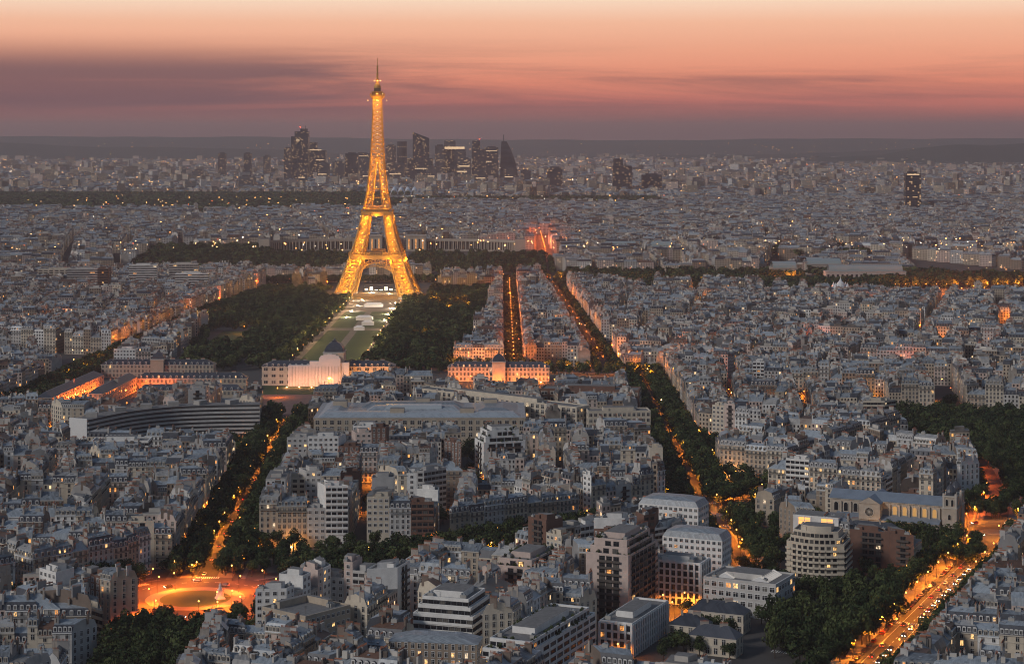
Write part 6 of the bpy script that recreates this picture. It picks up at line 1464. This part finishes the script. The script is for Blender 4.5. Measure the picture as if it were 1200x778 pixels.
# ------------------------------------------------------------------ cars
CARC = {'black': (.02, .02, .022), 'silver': (.4, .4, .42), 'white': (.7, .7, .7), 'dark blue': (.02, .03, .08), 'red': (.3, .02, .02), 'grey': (.15, .15, .16)}
def car_meshes(colname):
    pm_ = mat('car paint ' + colname, CARC[colname], .25, spec=.6); mb = MB(); sec = [(-2.15, .45, .75, .8), (-2.0, .35, .85, .85), (-1.0, .3, .95, .9), (.9, .3, .98, .9), (1.95, .35, .9, .85), (2.15, .45, .75, .78)]
    for (x0, a0, b0, w0), (x1, a1, b1, w1) in zip(sec, sec[1:]):
        for P4 in (((x0, -w0, a0), (x1, -w1, a1), (x1, -w1, b1), (x0, -w0, b0)), ((x1, w1, a1), (x0, w0, a0), (x0, w0, b0), (x1, w1, b1)), ((x0, -w0, b0), (x1, -w1, b1), (x1, w1, b1), (x0, w0, b0))): mb.face(list(P4))
    mb.face([(-2.15, .8, .45), (-2.15, -.8, .45), (-2.15, -.8, .75), (-2.15, .8, .75)]); mb.face([(2.15, -.78, .45), (2.15, .78, .45), (2.15, .78, .75), (2.15, -.78, .75)])
    mb.face([(-1.3, -.66, 1.46), (.55, -.66, 1.46), (.55, .66, 1.46), (-1.3, .66, 1.46)]); body = mb.mesh('body', [pm_])
    mb = MB(); lo = [(-1.9, -.84), (1.2, -.84), (1.2, .84), (-1.9, .84)]; hi = [(-1.3, -.66), (.55, -.66), (.55, .66), (-1.3, .66)]
    for i in range(4): a, b, c, d = lo[i], lo[(i + 1) % 4], hi[(i + 1) % 4], hi[i]; mb.face([(*a, .94), (*b, .94), (*c, 1.45), (*d, 1.45)])
    return body, mb.mesh('window', [GLASS])
mb = MB(); mb.lathe([(0, -.1), (.33, -.1), (.33, .1), (0, .1)], 10, 0); WHEEL = mb.mesh('wheel', [RAIL])
mb = MB(); mb.box(0, 0, -.08, .08, .05, .2, 0, 0); HL = mb.mesh('headlight', [mat('car headlight', (.6, .6, .6), .3, emit=(1, .85, .6), es=25)]); mb = MB(); mb.box(0, 0, -.08, .08, .05, .2, 0, 0); TLI = mb.mesh('tail_light', [mat('car tail light', (.3, .02, .02), .3, emit=(1, .05, .02), es=9)])
CM = {k: car_meshes(k) for k in CARC}
mb = MB(); mb.box(0, 0, -.08, .08, .05, .2, 0, 0); HL0 = mb.mesh('headlight', [GLASS2]); TLI0 = mb.mesh('tail_light', [mat('unlit tail light', (.2, .02, .02), .3)])
def car(x, y, rz, colname, label, z=.22, on=True):
    root = thing('car', label, 'car', (x, y, z), 'cars on the avenues', rz); b, wn_ = CM[colname]; part(root, 'body', b); part(root, 'window', wn_)
    for sx in (-1.35, 1.35):
        for sy in (-.82, .82): o = part(root, 'wheel', WHEEL, (sx, sy, .33)); o.rotation_euler = (R(90), 0, 0)
    for sy in (-.6, .6): part(root, 'headlight', HL if on else HL0, (2.14, sy, .68)); part(root, 'tail_light', TLI if on else TLI0, (-2.16, sy, .68))
rc = random.Random(12); P = AVE['bd'][0]; an = math.atan2(P[1][1] - P[0][1], P[1][0] - P[0][0]); u = (math.cos(an), math.sin(an)); n = (u[1], -u[0]); k = 0
for lane, d, sp in ((-7.6, 1, 6.6), (-2.4, 1, 18), (2.4, -1, 11), (7.6, -1, 6.4)):
    t = 150; k = 0
    while t < 405:
        if rc.random() < .8:
            k += 1; cn = rc.choice(list(CARC)); far_ = abs(lane) > 4; car(P[0][0] + u[0] * t + n[0] * lane, P[0][1] + u[1] * t + n[1] * lane, an if d > 0 else an + math.pi, cn, '%s car %s of the boulevard, %s from the bottom' % (cn, {-7.6: 'parked on the left', -2.4: 'driving away on the left', 2.4: 'driving nearer on the right', 7.6: 'parked on the right'}[lane], ordn(k)), .14, not far_)
        t += sp * rc.uniform(.85, 1.3)
for k in range(12): a = .2 + k * .5; cn = rc.choice(list(CARC)); car(PLACE[0] + (29 + 9 * (k % 2)) * math.cos(a), PLACE[1] + (29 + 9 * (k % 2)) * math.sin(a), a + math.pi / 2, cn, '%s car circling the roundabout, %s anticlockwise' % (cn, ordn(k + 1)), .24)
for k in range(6): a = k * 1.0; cn = rc.choice(list(CARC)); car(275 + 20 * math.cos(a), 1112 + 20 * math.sin(a), a + 1.57, cn, '%s car crossing the square before the church, %s anticlockwise' % (cn, ordn(k + 1)), .23)
for k in range(16): cn = rc.choice(list(CARC)); y = 1000 + k * 34; car(-154 - (y - 985) * .038 + rc.choice([-2.2, 2.2]), y, R(90), cn, '%s car on the avenue above the roundabout, %s from the near end' % (cn, ordn(k + 1)), .1)
# ------------------------------------------------------------------ far city lights
LB = MB(); rl = random.Random(31)
OC = [(1, 0, 0), (0, 1, 0), (-1, 0, 0), (0, -1, 0)]
def spark(x, y, z, r, m):
    for k in range(4): a, b = OC[k], OC[(k + 1) % 4]; LB.face([(x + a[0] * r, y + a[1] * r, z), (x + b[0] * r, y + b[1] * r, z), (x, y, z + r)], m); LB.face([(x + b[0] * r, y + b[1] * r, z), (x + a[0] * r, y + a[1] * r, z), (x, y, z - r)], m)
for i in range(3000):
    py = HY + 20 + 150 * rl.random() ** 2.1; y = F * 205 / (py - HY) if py > HY + 14 else 15000
    if y > 15500: y = rl.uniform(9000, 15500)
    x = rl.uniform(-.27, .27) * y
    if BOIS(x, y) or y < 3150: continue
    k = rl.random(); spark(x, y, 20 + rl.uniform(12, 26), rl.uniform(.25, .6) + y / 15000 * 1.1 * (1 if k < .8 else 1.7), rl.choices([0, 1, 2, 3], [26, 58, 9, 7])[0])
for i in range(210):     # clusters: stations, junctions, retail yards
    y = rl.uniform(6700, 15500); cx = rl.uniform(-.27, .27) * y; m = rl.choice([0, 1, 1, 2]); dx = rl.uniform(40, 190)
    for k in range(rl.randint(5, 16)): spark(cx + rl.uniform(-dx, dx), y + rl.uniform(-60, 60), 20 + rl.uniform(10, 25), rl.uniform(.8, 1.7), m)
for i in range(120):
    t = rl.random(); x, y = G(988 + 26 * t, 236 - 20 * t ** .8, 20); spark(x + rl.uniform(-9, 9), y, 30, rl.uniform(.7, 1.5), rl.choice([1, 1, 0]))
for i in range(110):
    y = rl.uniform(13800, 17800); x = rl.uniform(-.27, .27) * y; spark(x, y, rl.uniform(60, 150), rl.uniform(.9, 1.8), rl.choice([0, 1]))
for px, py, r in ((618, 199, 5), (604, 201, 3), (851, 246, 3.4), (853, 228, 1.8)): x, y = G(px, py, 45); spark(x, y, 45, r, 1)
for i in range(420):
    y = rl.uniform(1500, 3300); x = rl.uniform(-.27, .27) * y
    if not blocked((x, y)): spark(x, y, rl.uniform(4, 12), rl.uniform(.3, .5), rl.choice([0, 1, 1, 3]))
lm = [mat('far lamp ' + n_, (.3, .2, .1), .5, emit=c_, es=e_) for n_, c_, e_ in (('pale', (1, .54, .24), 12), ('amber', (1, .42, .11), 18), ('white', (1, .82, .62), 9), ('red', (1, .14, .04), 10))]
struct('city_lamps', LB.mesh('city_lamps', lm), 'stuff', 'countless tiny lamps of the far city and suburbs')
# ------------------------------------------------------------------ air
mb = MB(); mb.prism([(-9200, -300), (9200, -300), (9200, 25000), (-9200, 25000)], -1, 345, 0, 0, bottom=True)
hz = bpy.data.materials.new('haze air'); hz.use_nodes = True; nt = hz.node_tree; nt.nodes.clear(); pv = N('ShaderNodeVolumePrincipled'); pv.inputs['Color'].default_value = (1, .83, .82, 1); pv.inputs['Density'].default_value = 5.8e-5; pv.inputs['Anisotropy'].default_value = .2
om = N('ShaderNodeOutputMaterial'); L(pv.outputs[0], om.inputs['Volume'])
ho = struct('haze', mb.mesh('haze', [hz]), 'stuff', 'thin mauve evening haze over the city')
bm_ = ho.data; import bmesh
b_ = bmesh.new(); b_.from_mesh(bm_); bmesh.ops.remove_doubles(b_, verts=b_.verts, dist=.01); bmesh.ops.recalc_face_normals(b_, faces=b_.faces); b_.to_mesh(bm_); b_.free()
import re
for o in COL.objects:
    if o.get('label') and not o.get('kind') and not 4 <= len(re.findall(r'[a-z0-9]+', o['label'].lower())) <= 16: print('LABEL', o['label'])
print('lamps', NL[0], 'objects', len(COL.objects), 'lights', sum(1 for o in COL.objects if o.type == 'LIGHT'))
